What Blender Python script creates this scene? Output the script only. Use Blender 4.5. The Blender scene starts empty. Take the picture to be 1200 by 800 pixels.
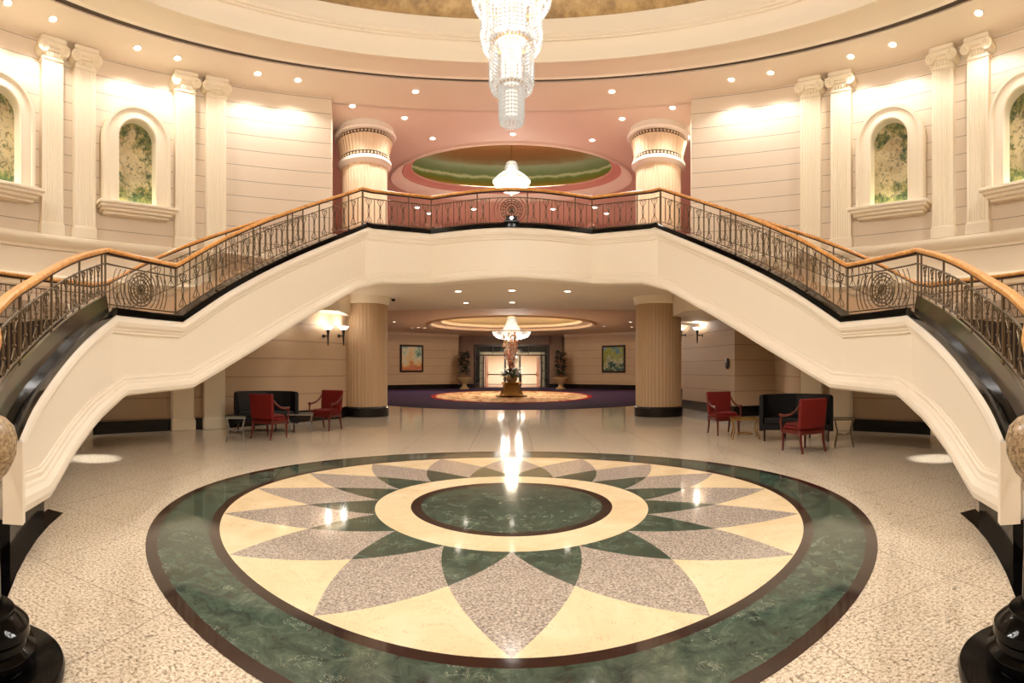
import bpy, math, random
from mathutils import Vector
random.seed(7)
PI = math.pi
sin, cos, hyp = math.sin, math.cos, math.hypot
C = bpy.context.scene.collection
# ---- survey of the place: camera eye, scale of the panoramic lens, rotunda ----
F, YH, XC, EYE = 608.3, 433.0, 599.5, 1.5
CZ, RW, RG, HC, RLOW = 5.51, 9.9, 8.61, 9.3, 9.1
def th(x): return (x - XC) / F
def at(x, y, rho):
    t = th(x); return Vector((rho*sin(t), rho*cos(t), EYE + (YH-y)*rho/F))
def fl(x, y):
    rho = F*EYE/(y-YH); t = th(x); return Vector((rho*sin(t), rho*cos(t), 0))
def ce(x, y, h=HC):
    rho = F*(h-EYE)/(YH-y); t = th(x); return Vector((rho*sin(t), rho*cos(t), h))
def wall_az(x, R=RW):                      # azimuth on the rotunda wall seen in direction x
    t = th(x); b = CZ*cos(t); rho = b + math.sqrt(b*b - CZ*CZ + R*R)
    return math.atan2(rho*sin(t), rho*cos(t)-CZ)
def ring(a, R): return (R*sin(a), CZ + R*cos(a))

# ---------------------------------------------------------------- materials
def lin(c):
    def f(v):
        v /= 255.0
        return v/12.92 if v <= .04045 else ((v+.055)/1.055)**2.4
    return (f(c[0]), f(c[1]), f(c[2]), 1)
MATS = {}
def mat(name, col, rough=.5, metal=0, spec=.5, emis=None, es=0):
    m = bpy.data.materials.new(name); m.use_nodes = True
    b = m.node_tree.nodes['Principled BSDF']
    b.inputs['Base Color'].default_value = lin(col)
    b.inputs['Roughness'].default_value = rough; b.inputs['Metallic'].default_value = metal
    b.inputs['Specular IOR Level'].default_value = spec
    if emis: b.inputs['Emission Color'].default_value = lin(emis); b.inputs['Emission Strength'].default_value = es
    MATS[name] = m; return m
def nd(m, typ, **kw):
    n = m.node_tree.nodes.new(typ)
    for k, v in kw.items():
        if k in n.inputs: n.inputs[k].default_value = v
        else: setattr(n, k, v)
    return n
def lk(m, a, b): m.node_tree.links.new(a, b)
def bsdf(m): return m.node_tree.nodes['Principled BSDF']
def coords(m, kind='Position'):
    if kind == 'Position': return nd(m, 'ShaderNodeNewGeometry').outputs['Position']
    return nd(m, 'ShaderNodeTexCoord').outputs[kind]
def ramp(m, fac, stops, mode='LINEAR'):
    r = nd(m, 'ShaderNodeValToRGB'); r.color_ramp.interpolation = mode
    e = r.color_ramp.elements
    e.remove(e[1]); e[0].position = stops[0][0]; e[0].color = lin(stops[0][1])
    for p, c in stops[1:]: q = e.new(p); q.color = lin(c)
    lk(m, fac, r.inputs['Fac']); return r.outputs['Color']
def noise(m, co, scale, detail=4, rough=.6, dist=0):
    n = nd(m, 'ShaderNodeTexNoise', Scale=scale, Detail=detail, Roughness=rough, Distortion=dist)
    lk(m, co, n.inputs['Vector']); return n.outputs['Fac']
def mth(m, op, a, b=None, c=None):
    n = nd(m, 'ShaderNodeMath', operation=op)
    for i, v in enumerate((a, b, c)):
        if v is None: continue
        if hasattr(v, 'links'): lk(m, v, n.inputs[i])
        else: n.inputs[i].default_value = v
    return n.outputs[0]
def mix(m, fac, a, b, blend='MIX'):
    n = nd(m, 'ShaderNodeMix', data_type='RGBA', blend_type=blend)
    for s, v in ((n.inputs[0], fac), (n.inputs[6], a), (n.inputs[7], b)):
        if hasattr(v, 'links'): lk(m, v, s)
        elif isinstance(v, (int, float)): s.default_value = v
        else: s.default_value = lin(v)
    return n.outputs[2]
def bump(m, h, s=.3, d=.02):
    n = nd(m, 'ShaderNodeBump', Strength=s, Distance=d); lk(m, h, n.inputs['Height']); lk(m, n.outputs['Normal'], bsdf(m).inputs['Normal'])
def stone_wall(name, c1, c2, cj, step=.425, off=.1):
    m = mat(name, c1, .55); co = coords(m)
    base = mix(m, noise(m, co, .9, 5), c1, c2)
    sp = nd(m, 'ShaderNodeSeparateXYZ'); lk(m, co, sp.inputs[0])
    fz = mth(m, 'FRACT', mth(m, 'DIVIDE', mth(m, 'ADD', sp.outputs[2], off), step))
    j = mth(m, 'LESS_THAN', fz, .03)
    lk(m, mix(m, j, base, cj), bsdf(m).inputs['Base Color'])
    bump(m, mth(m, 'SUBTRACT', 1, j), .5, .01); return m
W_STONE = stone_wall('beige_stone', (226, 211, 190), (217, 200, 177), (134, 116, 98))
W_STONE2 = stone_wall('lobby_stone_shaded', (196, 172, 146), (184, 158, 130), (120, 98, 78), .5, .2)  # darker wall stone, shade of the lower level put into its colour
W_HALL = stone_wall('hall_stone_dim', (205, 178, 148), (190, 160, 130), (140, 112, 88), .62, .1)  # browner wall stone, the hall's dimmer, warmer light put into its colour
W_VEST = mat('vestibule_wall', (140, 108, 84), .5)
PLASTER = mat('cream_plaster', (242, 229, 206), .6)
STAIRC = mat('stair_cream', (249, 239, 221), .45)
CEIL = mat('ceiling_paint', (238, 224, 204), .7)
CEILP = mat('ceiling_bounce_tint', (238, 219, 202), .7)  # ceiling paint with red light bounced from below tinted in
PINK = mat('pink_wall', (206, 144, 130), .7)
CEILH = mat('hall_ceiling_paint', (214, 188, 158), .7)
IVORY = mat('ivory_stone', (240, 228, 204), .5)
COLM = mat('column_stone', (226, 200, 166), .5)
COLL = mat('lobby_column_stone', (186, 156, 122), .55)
BLACK = mat('black_granite', (8, 7, 7), .08, 0, .15)
SKIRT = mat('dark_skirting', (20, 15, 14), .25)
IRON = mat('bronze_iron', (104, 88, 66), .38, .6)
DARKB = mat('dark_knob', (50, 24, 16), .4, .3)
BRASS = mat('brass', (168, 128, 66), .3, .9)
STEEL = mat('steel', (150, 150, 150), .3, .9)
WHITEP = mat('white_paint', (240, 232, 218), .4)
BLACKP = mat('black_plastic', (16, 16, 17), .4)
GROOVE = mat('slot_dark', (84, 68, 54), .6)
m = RAILW = mat('honey_wood', (206, 138, 62), .28)
co = coords(m); lk(m, ramp(m, noise(m, co, 5, 6, .6, 2), [(.3, (236, 180, 106)), (.5, (222, 158, 84)), (.75, (184, 118, 58))]), bsdf(m).inputs['Base Color'])
m = mat('gold_leaf', (160, 124, 66), .45, .35); co = coords(m); GOLD = m
lk(m, ramp(m, noise(m, co, 2.2, 8, .7), [(.3, (92, 70, 42)), (.5, (140, 112, 68)), (.7, (172, 144, 94))]), bsdf(m).inputs['Base Color'])
m = mat('dome_mural_cove_line', (120, 130, 70), .3, .45); co = coords(m); DOMEM = m
sp = nd(m, 'ShaderNodeSeparateXYZ'); lk(m, co, sp.inputs[0])
hz = mth(m, 'ADD', sp.outputs[2], mth(m, 'MULTIPLY', mth(m, 'SUBTRACT', noise(m, co, 1.6, 6), .5), .28))
hz = mth(m, 'DIVIDE', mth(m, 'SUBTRACT', hz, HC+.3), 1.9)
lk(m, ramp(m, hz, [(.08, (150, 108, 44)), (.2, (120, 116, 48)), (.30, (112, 140, 72)), (.36, (206, 220, 176)), (.41, (120, 146, 96)), (.58, (150, 166, 132)), (.72, (140, 122, 78)), (.9, (150, 108, 62))]), bsdf(m).inputs['Base Color'])  # foliage by height; the pale stop paints in the cove light's bright line
# floor granite: large speckle, thin joints
m = mat('granite_floor', (206, 180, 150), .07); co = coords(m); GRAN = m
n1 = noise(m, co, 46, 4, .75); n2 = noise(m, co, 11, 4, .7); n3 = noise(m, co, 90, 2, .5)
base = ramp(m, n1, [(.34, (100, 84, 68)), (.44, (180, 162, 138)), (.52, (214, 199, 175)), (.66, (236, 226, 208))])
base = mix(m, mth(m, 'MULTIPLY', mth(m, 'LESS_THAN', n2, .36), .6), base, (90, 72, 58))
base = mix(m, mth(m, 'MULTIPLY', mth(m, 'GREATER_THAN', n3, .60), .6), base, (244, 232, 214))
sp = nd(m, 'ShaderNodeSeparateXYZ'); lk(m, co, sp.inputs[0])
jx = mth(m, 'LESS_THAN', mth(m, 'FRACT', mth(m, 'DIVIDE', mth(m, 'ADD', sp.outputs[0], 40.4), 1.2)), .008)
jy = mth(m, 'LESS_THAN', mth(m, 'FRACT', mth(m, 'DIVIDE', mth(m, 'ADD', sp.outputs[1], 40.7), 1.2)), .008)
lk(m, mix(m, mth(m, 'MULTIPLY', mth(m, 'MAXIMUM', jx, jy), .45), base, (92, 72, 56)), bsdf(m).inputs['Base Color'])
m = mat('grey_granite', (150, 140, 130), .09); co = coords(m); GREYG = m
lk(m, ramp(m, noise(m, co, 55, 3, .8), [(.32, (92, 84, 78)), (.46, (150, 138, 128)), (.56, (190, 176, 162)), (.7, (222, 208, 192))]), bsdf(m).inputs['Base Color'])
m = mat('green_marble', (58, 76, 62), .07); co = coords(m); GREENM = m
g = ramp(m, noise(m, co, 6, 10, .78, .7), [(.32, (26, 38, 33)), (.46, (52, 70, 59)), (.56, (70, 88, 74)), (.66, (98, 114, 96))])
vn = mth(m, 'ABSOLUTE', mth(m, 'SUBTRACT', noise(m, co, 8, 6, .7, 1.5), .5))
g = mix(m, mth(m, 'MULTIPLY', mth(m, 'LESS_THAN', vn, .0045), mth(m, 'GREATER_THAN', noise(m, co, 2.6, 4), .58)), g, (176, 184, 164))
lk(m, g, bsdf(m).inputs['Base Color'])
m = mat('cream_marble', (236, 208, 160), .09); co = coords(m); CREAMM = m
g = ramp(m, noise(m, co, 1.4, 7, .6, 1.2), [(.3, (226, 200, 158)), (.55, (237, 214, 174)), (.75, (244, 225, 192))])
vn = mth(m, 'ABSOLUTE', mth(m, 'SUBTRACT', noise(m, co, 2.6, 5, .6, 2), .5))
lk(m, mix(m, mth(m, 'MULTIPLY', mth(m, 'LESS_THAN', vn, .004), .45), g, (178, 138, 92)), bsdf(m).inputs['Base Color'])
BROWNM = mat('brown_marble', (46, 30, 26), .08)
m = mat('upstand_mottled', (70, 62, 50), .15); co = coords(m); UPST = m
lk(m, ramp(m, noise(m, co, 2.3, 3, .5), [(.35, (52, 42, 33)), (.52, (80, 67, 50)), (.6, (66, 76, 46)), (.68, (84, 72, 54))]), bsdf(m).inputs['Base Color'])  # brown ground with green patches
m = mat('purple_carpet', (58, 40, 62), .95, 0, .1); CARPET = m
lk(m, ramp(m, noise(m, coords(m), 60, 2), [(.3, (44, 28, 50)), (.7, (72, 52, 76))]), bsdf(m).inputs['Base Color'])
m = mat('patterned_rug', (190, 150, 110), .95, 0, .1); co = coords(m); RUGM = m
v = nd(m, 'ShaderNodeTexVoronoi', Scale=1.1); lk(m, co, v.inputs['Vector'])
lk(m, mix(m, mth(m, 'LESS_THAN', noise(m, co, 2.4, 4), .47), ramp(m, v.outputs['Distance'], [(.1, (120, 70, 56)), (.3, (206, 168, 124)), (.6, (222, 190, 146))]), (150, 96, 66)), bsdf(m).inputs['Base Color'])
REDB = mat('rug_border_red', (150, 40, 34), .95, 0, .1)
REDC = mat('upper_red_carpet', (168, 120, 108), .95, 0, .1)
REDF = mat('red_upholstery', (108, 20, 15), .6, 0, .3); REDW = mat('red_mahogany', (92, 26, 16), .3)
BLKF = mat('black_upholstery', (9, 6, 6), .55, 0, .3)
LEAF = mat('leaf_green', (44, 66, 34), .5); LEAF2 = mat('leaf_dark', (26, 44, 26), .5)
PETALW = mat('white_blossom', (250, 244, 236), .6); PETALP = mat('pink_blossom', (238, 180, 152), .6); TWIG = mat('twig_brown', (150, 96, 60), .6)
TERRA = mat('urn_stone', (176, 146, 104), .6)
DARKW = mat('dark_wood', (48, 26, 18), .3); ORW = mat('orange_wood', (176, 92, 44), .3)
ROOMW = mat('far_room_wall', (244, 233, 214), .7)
m = mat('newel_granite', (150, 132, 104), .25); GRN = m
lk(m, ramp(m, noise(m, coords(m), 40, 5, .75), [(.3, (78, 62, 48)), (.5, (164, 140, 108)), (.68, (206, 182, 146))]), bsdf(m).inputs['Base Color'])
def glass(name, col=(245, 250, 248), gl=.12):
    m = bpy.data.materials.new(name); m.use_nodes = True; nt = m.node_tree; nt.nodes.clear()
    o = nt.nodes.new('ShaderNodeOutputMaterial'); mx = nt.nodes.new('ShaderNodeMixShader'); mx.inputs[0].default_value = gl
    t = nt.nodes.new('ShaderNodeBsdfTransparent'); t.inputs[0].default_value = lin(col)
    g = nt.nodes.new('ShaderNodeBsdfGlossy'); g.inputs['Roughness'].default_value = .03
    nt.links.new(t.outputs[0], mx.inputs[1]); nt.links.new(g.outputs[0], mx.inputs[2]); nt.links.new(mx.outputs[0], o.inputs[0]); return m
GLASS = glass('clear_glass', gl=.07)
LENS = mat('lamp_lens', (255, 240, 215), .4, emis=(255, 242, 222), es=7)
LENS2 = mat('lamp_lens_small', (255, 240, 215), .4, emis=(255, 242, 222), es=4)
CORE = mat('lamp_core', (255, 240, 215), .4, emis=(255, 246, 232), es=.42)
def crystal(name, es, col):
    m = bpy.data.materials.new(name); m.use_nodes = True; nt = m.node_tree; nt.nodes.clear()
    o = nt.nodes.new('ShaderNodeOutputMaterial'); mx = nt.nodes.new('ShaderNodeMixShader'); mx.inputs[0].default_value = .5
    t = nt.nodes.new('ShaderNodeBsdfTransparent'); t.inputs[0].default_value = (.93, .92, .9, 1)
    g = nt.nodes.new('ShaderNodeBsdfGlossy'); g.inputs['Roughness'].default_value = .12; g.inputs[0].default_value = (.30, .29, .28, 1)
    e = nt.nodes.new('ShaderNodeEmission'); e.inputs[0].default_value = lin(col); e.inputs[1].default_value = es  # glow added to the beads in place of lamplight caught in them
    a = nt.nodes.new('ShaderNodeAddShader')
    nt.links.new(t.outputs[0], mx.inputs[1]); nt.links.new(g.outputs[0], mx.inputs[2]); nt.links.new(mx.outputs[0], a.inputs[0]); nt.links.new(e.outputs[0], a.inputs[1]); nt.links.new(a.outputs[0], o.inputs[0]); return m
CRYS = crystal('crystal', .11, (255, 246, 232))
CRYS2 = crystal('crystal_small', .14, (255, 242, 224))
BOWL = mat('frosted_bowl', (255, 244, 224), .4, emis=(255, 240, 216), es=1.6)
COVEH = mat('hall_cove_lamp_strip', (255, 240, 215), .5, emis=(255, 232, 196), es=30)
COVE = mat('cove_lamp_strip', (255, 240, 215), .5, emis=(255, 230, 194), es=2.6)
def mural(name, seed):
    m = mat(name, (150, 150, 110), .5); co = coords(m, 'Object')
    mp = nd(m, 'ShaderNodeMapping'); mp.inputs['Location'].default_value = (seed*3.7, seed*1.3, seed*2.1); lk(m, co, mp.inputs[0]); cs = mp.outputs[0]
    sp = nd(m, 'ShaderNodeSeparateXYZ'); lk(m, co, sp.inputs[0])
    sky = ramp(m, noise(m, cs, 1.3, 5), [(.3, (150, 130, 92)), (.5, (196, 178, 138)), (.7, (214, 196, 140))])
    fol = ramp(m, noise(m, cs, 6, 6, .7), [(.3, (36, 50, 34)), (.45, (84, 98, 58)), (.58, (150, 140, 84)), (.72, (206, 178, 122))])
    ax = mth(m, 'ABSOLUTE', sp.outputs[0])
    hi = mth(m, 'MULTIPLY', mth(m, 'MAXIMUM', mth(m, 'SUBTRACT', sp.outputs[2], 1.35), 0), .5)
    lo = mth(m, 'MULTIPLY', mth(m, 'MAXIMUM', mth(m, 'SUBTRACT', .75, sp.outputs[2]), 0), .7)
    k = mth(m, 'ADD', mth(m, 'ADD', mth(m, 'MULTIPLY', ax, .35), mth(m, 'ADD', mth(m, 'MULTIPLY', sp.outputs[0], (.25 if seed % 2 else -.25)), mth(m, 'ADD', hi, lo))), mth(m, 'MULTIPLY', mth(m, 'SUBTRACT', noise(m, cs, 2.3, 8, .7), .44), 2.2))
    g = mix(m, ramp(m, k, [(.30, (0, 0, 0)), (.46, (255, 255, 255))]), sky, fol)
    g = mix(m, mth(m, 'MULTIPLY', mth(m, 'GREATER_THAN', noise(m, cs, 7.5, 5, .65, 1.5), .57), .7), g, (58, 72, 44))
    fr = mth(m, 'GREATER_THAN', noise(m, cs, 8.5, 2), .66)
    g = mix(m, mth(m, 'MULTIPLY', fr, .6), g, (206, 158, 104))
    lk(m, g, bsdf(m).inputs['Base Color']); return m
def picture(name, stops, scale, seed):
    m = mat(name, (150, 150, 110), .5); co = coords(m, 'Object')
    mp = nd(m, 'ShaderNodeMapping'); mp.inputs['Location'].default_value = (seed, seed*2, seed); lk(m, co, mp.inputs[0])
    sp = nd(m, 'ShaderNodeSeparateXYZ'); lk(m, co, sp.inputs[0])
    k = mth(m, 'ADD', mth(m, 'MULTIPLY', sp.outputs[2], .3), mth(m, 'MULTIPLY', mth(m, 'SUBTRACT', noise(m, mp.outputs[0], scale, 6, .7), .5), 1.7))
    k = mth(m, 'ADD', k, .5)
    lk(m, ramp(m, k, stops), bsdf(m).inputs['Base Color']); return m

# ---------------------------------------------------------------- geometry
class MB:
    def __init__(s): s.v = []; s.f = []
    def add(s, vs, fs):
        o = len(s.v); s.v += [tuple(v) for v in vs]; s.f += [tuple(i+o for i in f) for f in fs]; return s
    def box(s, x0, x1, y0, y1, z0, z1):
        return s.add([(x0,y0,z0),(x1,y0,z0),(x1,y1,z0),(x0,y1,z0),(x0,y0,z1),(x1,y0,z1),(x1,y1,z1),(x0,y1,z1)],
                     [(0,3,2,1),(4,5,6,7),(0,1,5,4),(1,2,6,5),(2,3,7,6),(3,0,4,7)])
    def bbox(s, x0, x1, y0, y1, z0, z1, b=.01):      # box with chamfered edges
        X = [(x0+b, x1-b), (x0, x1), (x0, x1), (x0+b, x1-b)]; Y = [(y0+b, y1-b), (y0, y1), (y0, y1), (y0+b, y1-b)]; Z = [z0, z0+b, z1-b, z1]
        vs = []; fs = []
        for (xa, xb), (ya, yb), z in zip(X, Y, Z):
            c = b
            vs += [(xa+c,ya,z),(xb-c,ya,z),(xb,ya+c,z),(xb,yb-c,z),(xb-c,yb,z),(xa+c,yb,z),(xa,yb-c,z),(xa,ya+c,z)]
        for k in range(3):
            for i in range(8): a = k*8+i; d = k*8+(i+1) % 8; fs.append((a, d, d+8, a+8))
        fs.append(tuple(range(7, -1, -1))); fs.append(tuple(range(24, 32)))
        return s.add(vs, fs)
    def prism(s, pts, z0, z1):
        n = len(pts); vs = [(p[0], p[1], z0) for p in pts] + [(p[0], p[1], z1) for p in pts]
        ar = sum(pts[i][0]*pts[(i+1) % n][1]-pts[(i+1) % n][0]*pts[i][1] for i in range(n))
        fs = [tuple(range(n-1, -1, -1)), tuple(range(n, 2*n))] + [(i, (i+1) % n, n+(i+1) % n, n+i) for i in range(n)]
        if ar < 0: fs = [tuple(reversed(f)) for f in fs]
        return s.add(vs, fs)
    def lathe(s, prof, n=32, c=(0, 0, 0), close=False, cap=True):   # prof: (r, z)
        vs = []; fs = []; m_ = len(prof)
        for (r, z) in prof:
            for i in range(n): a = 2*PI*i/n; vs.append((c[0]+r*cos(a), c[1]+r*sin(a), c[2]+z))
        for k in range(m_ if close else m_-1):
            k2 = (k+1) % m_
            for i in range(n): j = (i+1) % n; fs.append((k*n+i, k*n+j, k2*n+j, k2*n+i))
        if not close and cap:
            if prof[0][0] > 1e-4: fs.append(tuple(range(n-1, -1, -1)))
            if prof[-1][0] > 1e-4: fs.append(tuple((m_-1)*n+i for i in range(n)))
        return s.add(vs, fs)
    def tube(s, pts, r, n=6, cap=True):
        pts = [Vector(p) for p in pts]; vs = []; fs = []; L = len(pts)
        rs = r if isinstance(r, (list, tuple)) else [r]*L
        up = None
        for i, p in enumerate(pts):
            d = (pts[min(i+1, L-1)] - pts[max(i-1, 0)]).normalized()
            if up is None or abs(up.dot(d)) > .95: up = Vector((0, 0, 1)) if abs(d.z) < .8 else Vector((0, 1, 0))
            a = d.cross(up).normalized(); b = a.cross(d).normalized(); up = b
            for k in range(n): q = 2*PI*k/n; vs.append(p + (a*cos(q)+b*sin(q))*rs[i])
        for i in range(L-1):
            for k in range(n): j = (k+1) % n; fs.append((i*n+k, i*n+j, (i+1)*n+j, (i+1)*n+k))
        if cap: fs.append(tuple(range(n-1, -1, -1))); fs.append(tuple((L-1)*n+k for k in range(n)))
        return s.add(vs, fs)
    def ball(s, c, r, n=8, m_=6, sz=None):
        sz = sz or r
        return s.lathe([(max(r*sin(PI*k/m_), 1e-5), -sz*cos(PI*k/m_)) for k in range(m_+1)], n, c)
    def octa(s, c, r, h):
        x, y, z = c
        return s.add([(x+r,y,z),(x,y+r,z),(x-r,y,z),(x,y-r,z),(x,y,z+h),(x,y,z-h)], [(0,1,4),(1,2,4),(2,3,4),(3,0,4),(1,0,5),(2,1,5),(3,2,5),(0,3,5)])
    def sweep(s, path, prof, close_prof=True, caps=True, closed=False, flip=1):
        # path: 3D points; prof: (u, v): u sideways in plan (left of travel * flip), v straight up; mitred
        P = [Vector(p) for p in path]; L = len(P); n = len(prof); vs = []; fs = []
        for i, p in enumerate(P):
            if closed: a, b = P[i-1], P[(i+1) % L]
            else: a, b = P[max(i-1, 0)], P[min(i+1, L-1)]
            d1 = Vector((p.x-a.x, p.y-a.y)); d2 = Vector((b.x-p.x, b.y-p.y))
            if d1.length < 1e-6: d1 = d2
            if d2.length < 1e-6: d2 = d1
            d1.normalize(); d2.normalize(); n1 = Vector((-d1.y, d1.x)); n2 = Vector((-d2.y, d2.x))
            nn = (n1+n2); k = 2/max(nn.length_squared, .5); nn = nn*k*.5*2/1 if False else nn*(1/max((1+n1.dot(n2)), .35))
            for (u, v) in prof: vs.append((p.x+nn.x*u*flip, p.y+nn.y*u*flip, p.z+v))
        for i in range(L if closed else L-1):
            i2 = (i+1) % L
            for k in range(n if close_prof else n-1):
                j = (k+1) % n; fs.append((i*n+k, i*n+j, i2*n+j, i2*n+k))
        if caps and close_prof and not closed: fs.append(tuple(range(n-1, -1, -1))); fs.append(tuple((L-1)*n+k for k in range(n)))
        return s.add(vs, fs)
    def annulus(s, r0, r1, z0, z1, c=(0, 0), n=128, sy=1):
        vs = []
        for r, z in ((r0, z0), (r0, z1), (r1, z1), (r1, z0)):
            for i in range(n): a = 2*PI*i/n; vs.append((c[0]+r*sin(a), c[1]+r*sy*cos(a), z))
        fs = []
        for k in range(4):
            for i in range(n): j = (i+1) % n; fs.append((k*n+i, k*n+j, ((k+1) % 4)*n+j, ((k+1) % 4)*n+i))
        return s.add(vs, fs)
    def build(s, name, m, parent=None, smooth=35, **tags):
        me = bpy.data.meshes.new(name); me.from_pydata(s.v, [], s.f); me.validate(); 
        import bmesh
        bm = bmesh.new(); bm.from_mesh(me); bmesh.ops.recalc_face_normals(bm, faces=bm.faces); bm.to_mesh(me); bm.free()
        me.materials.append(m)
        if smooth:
            me.polygons.foreach_set('use_smooth', [True]*len(me.polygons)); me.set_sharp_from_angle(angle=math.radians(smooth))
        o = bpy.data.objects.new(name, me); C.objects.link(o)
        if parent: o.parent = parent
        for k, v in tags.items(): o[k] = v
        return o
def thing(name, label, cat, loc=(0, 0, 0), rz=0, group=None):
    o = bpy.data.objects.new(name, None); C.objects.link(o); o.location = loc; o.rotation_euler = (0, 0, rz); o.empty_display_size = .2
    o['label'] = label; o['category'] = cat
    if group: o['group'] = group
    return o
def tag(o, label, cat, group=None):
    o['label'] = label; o['category'] = cat
    if group: o['group'] = group
    return o
def struct(name, mb, m, parent=None, smooth=35):
    o = mb.build(name, m, parent, smooth)
    if not parent: o['kind'] = 'structure'
    return o
def dup(root, loc=None, rz=None, label=None, group=None):
    r = root.copy(); C.objects.link(r)
    if loc is not None: r.location = loc
    if rz is not None: r.rotation_euler = (0, 0, rz)
    if label: r['label'] = label
    if group: r['group'] = group
    for ch in list(root.children):
        c = ch.copy(); C.objects.link(c); c.parent = r
        for g in ch.children: d = g.copy(); C.objects.link(d); d.parent = c
    return r
def lamp(kind, name, loc, power, col=(1, .975, .935), size=.1, rot=None, spot=None, blend=.5):
    l = bpy.data.lights.new(name, kind); l.energy = power; l.color = col
    if kind == 'AREA': l.shape = 'DISK'; l.size = size
    else: l.shadow_soft_size = size
    if spot: l.spot_size = spot; l.spot_blend = blend
    o = bpy.data.objects.new(name, l); C.objects.link(o); o.location = loc
    if rot: o.rotation_euler = rot
    return o
# ================================================================ THE SETTING
def arc(a0, a1, R, n, c=CZ): return [(R*sin(a0+(a1-a0)*i/n), c+R*cos(a0+(a1-a0)*i/n)) for i in range(n+1)]
struct('floor', MB().box(-14, 14, -6, 19.9, -.2, 0).box(-14, 14, 19.9, 52, -.2, 0), GRAN)
A_UP = math.atan2(5.14, 14.15-CZ); LW = (-7.02, 11.3); A_LO = math.atan2(7.02, 11.3-CZ)
for s, nm in ((-1, 'left'), (1, 'right')):
    # upper wall: ends in a rounded return towards the upper hall
    p = [(s*5.9, 15.6, 0), (s*5.3, 14.75, 0)] + [(s*x, y, 0) for x, y in arc(A_UP, A_LO, RW, 14)]
    q = [(s*x, y, 0) for x, y in arc(A_LO, PI, RW, 50)]
    struct('wall_%s' % nm, MB().sweep(p, [(0, 3.86), (-s*.35, 3.86), (-s*.35, HC+.02), (0, HC+.02)][::s], flip=-1).sweep(q, [(0, 2.95), (-s*.35, 2.95), (-s*.35, HC+.02), (0, HC+.02)][::s], flip=-1), W_STONE)
    p = [(s*x, y, 0) for x, y in arc(A_LO, PI, RLOW, 50)]
    struct('wall_lower_%s' % nm, MB().sweep(p, [(0, 0), (-s*.9, 0), (-s*.9, 3.0), (0, 3.0)][::s], flip=-1), W_STONE2)
    # skirting under the stairs
    p = [(s*x, y, 0) for x, y in arc(A_LO, 2.4, RLOW-.03, 40)]
    struct('baseboard_%s' % nm, MB().sweep(p, [(0, 0), (s*.05, 0), (s*.05, .29), (0, .29)][::s], flip=-1), SKIRT)
    # cornice bands round the rotunda wall
    p = [(s*x, y, 0) for x, y in arc(A_UP+.02, PI, RW-.02, 60)]
    prof = [(.02, 4.34), (-.05, 4.36), (-.06, 4.42), (-.14, 4.46), (-.20, 4.52), (-.22, 4.60), (-.20, 4.66), (-.16, 4.68), (.02, 4.68)]
    struct('trim_1_%s' % nm, MB().sweep(p, [(-u*s, v) for u, v in prof], flip=-1), IVORY)
    prof = [(.02, 3.48), (-.04, 3.48), (-.05, 3.56), (-.14, 3.60), (-.18, 3.67), (-.14, 3.74), (.02, 3.76)]
    struct('trim_2_%s' % nm, MB().sweep(p, [(-u*s, v) for u, v in prof], flip=-1), IVORY)
    prof = [(.02, 3.76), (-.03, 3.76), (-.03, 4.34), (.02, 4.34)]
    struct('trim_3_%s' % nm, MB().sweep(p, [(-u*s, v) for u, v in prof], flip=-1), PLASTER)
def wallstrip(name, pts, h0, h1, m, t=.25, side=1):
    return struct(name, MB().sweep([(x, y, 0) for x, y in pts], [(0, h0), (t*side, h0), (t*side, h1), (0, h1)]), m)
HPTS = [(-9.6, 20.6), (-10.1, 26), (-10.3, 33), (-9.4, 37.1), (-7.2, 39.2), (-4.25, 41.4)]
lo_l = [LW, (-5.17, 15.1), (-5.3, 18.4)]
lo_r = [(7.02, 11.3), (8.38, 15.1), (6.92, 15.1), (6.62, 19.4)]
wallstrip('wall_lobby_left', lo_l + [(-9.6, 20.6)], 0, 4.5, W_STONE2, .25, 1)
wallstrip('wall_lobby_right', lo_r + [(9.6, 20.6)], 0, 4.5, W_STONE2, .25, -1)
wallstrip('baseboard_lobby_left', lo_l, 0, .33, SKIRT, .03, -1)
wallstrip('baseboard_lobby_right', lo_r, 0, .33, SKIRT, .03, 1)
for s, nm in ((-1, 'left'), (1, 'right')):
    q = [(-s*x, y) for x, y in HPTS]
    wallstrip('wall_hall_%s' % nm, q, 0, 4.5, W_HALL, .25, -s)
    wallstrip('baseboard_hall_%s' % nm, q, 0, .36, SKIRT, .04, s)
    wallstrip('trim_hall_%s' % nm, q, 4.12, 4.32, CEILH, .12, s)
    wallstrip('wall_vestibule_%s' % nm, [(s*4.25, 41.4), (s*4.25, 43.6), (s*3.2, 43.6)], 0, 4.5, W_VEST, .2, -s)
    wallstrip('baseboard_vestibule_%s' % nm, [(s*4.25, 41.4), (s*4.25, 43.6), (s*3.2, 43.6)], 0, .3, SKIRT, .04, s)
struct('wall_over_door', MB().box(-3.3, 3.3, 43.6, 43.85, 3.62, 4.5), W_VEST)
# the bright room beyond the doors
struct('wall_far_room', MB().box(-2.5, 2.6, 50.5, 50.7, 0, 2.9).box(-2.7, -2.5, 43.9, 50.7, 0, 2.9).box(2.6, 2.8, 43.9, 50.7, 0, 2.9), ROOMW)  # side walls added, unseen, so the sidelights look dark
struct('ceiling_far_room', MB().box(-2.7, 2.8, 43.85, 50.7, 2.9, 3.0), ROOMW)  # unseen, set low so the transom looks dark
lamp('AREA', 'far_room_lamp', (0, 47, 2.85), 95, (1, .95, .86), 2.5)
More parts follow.
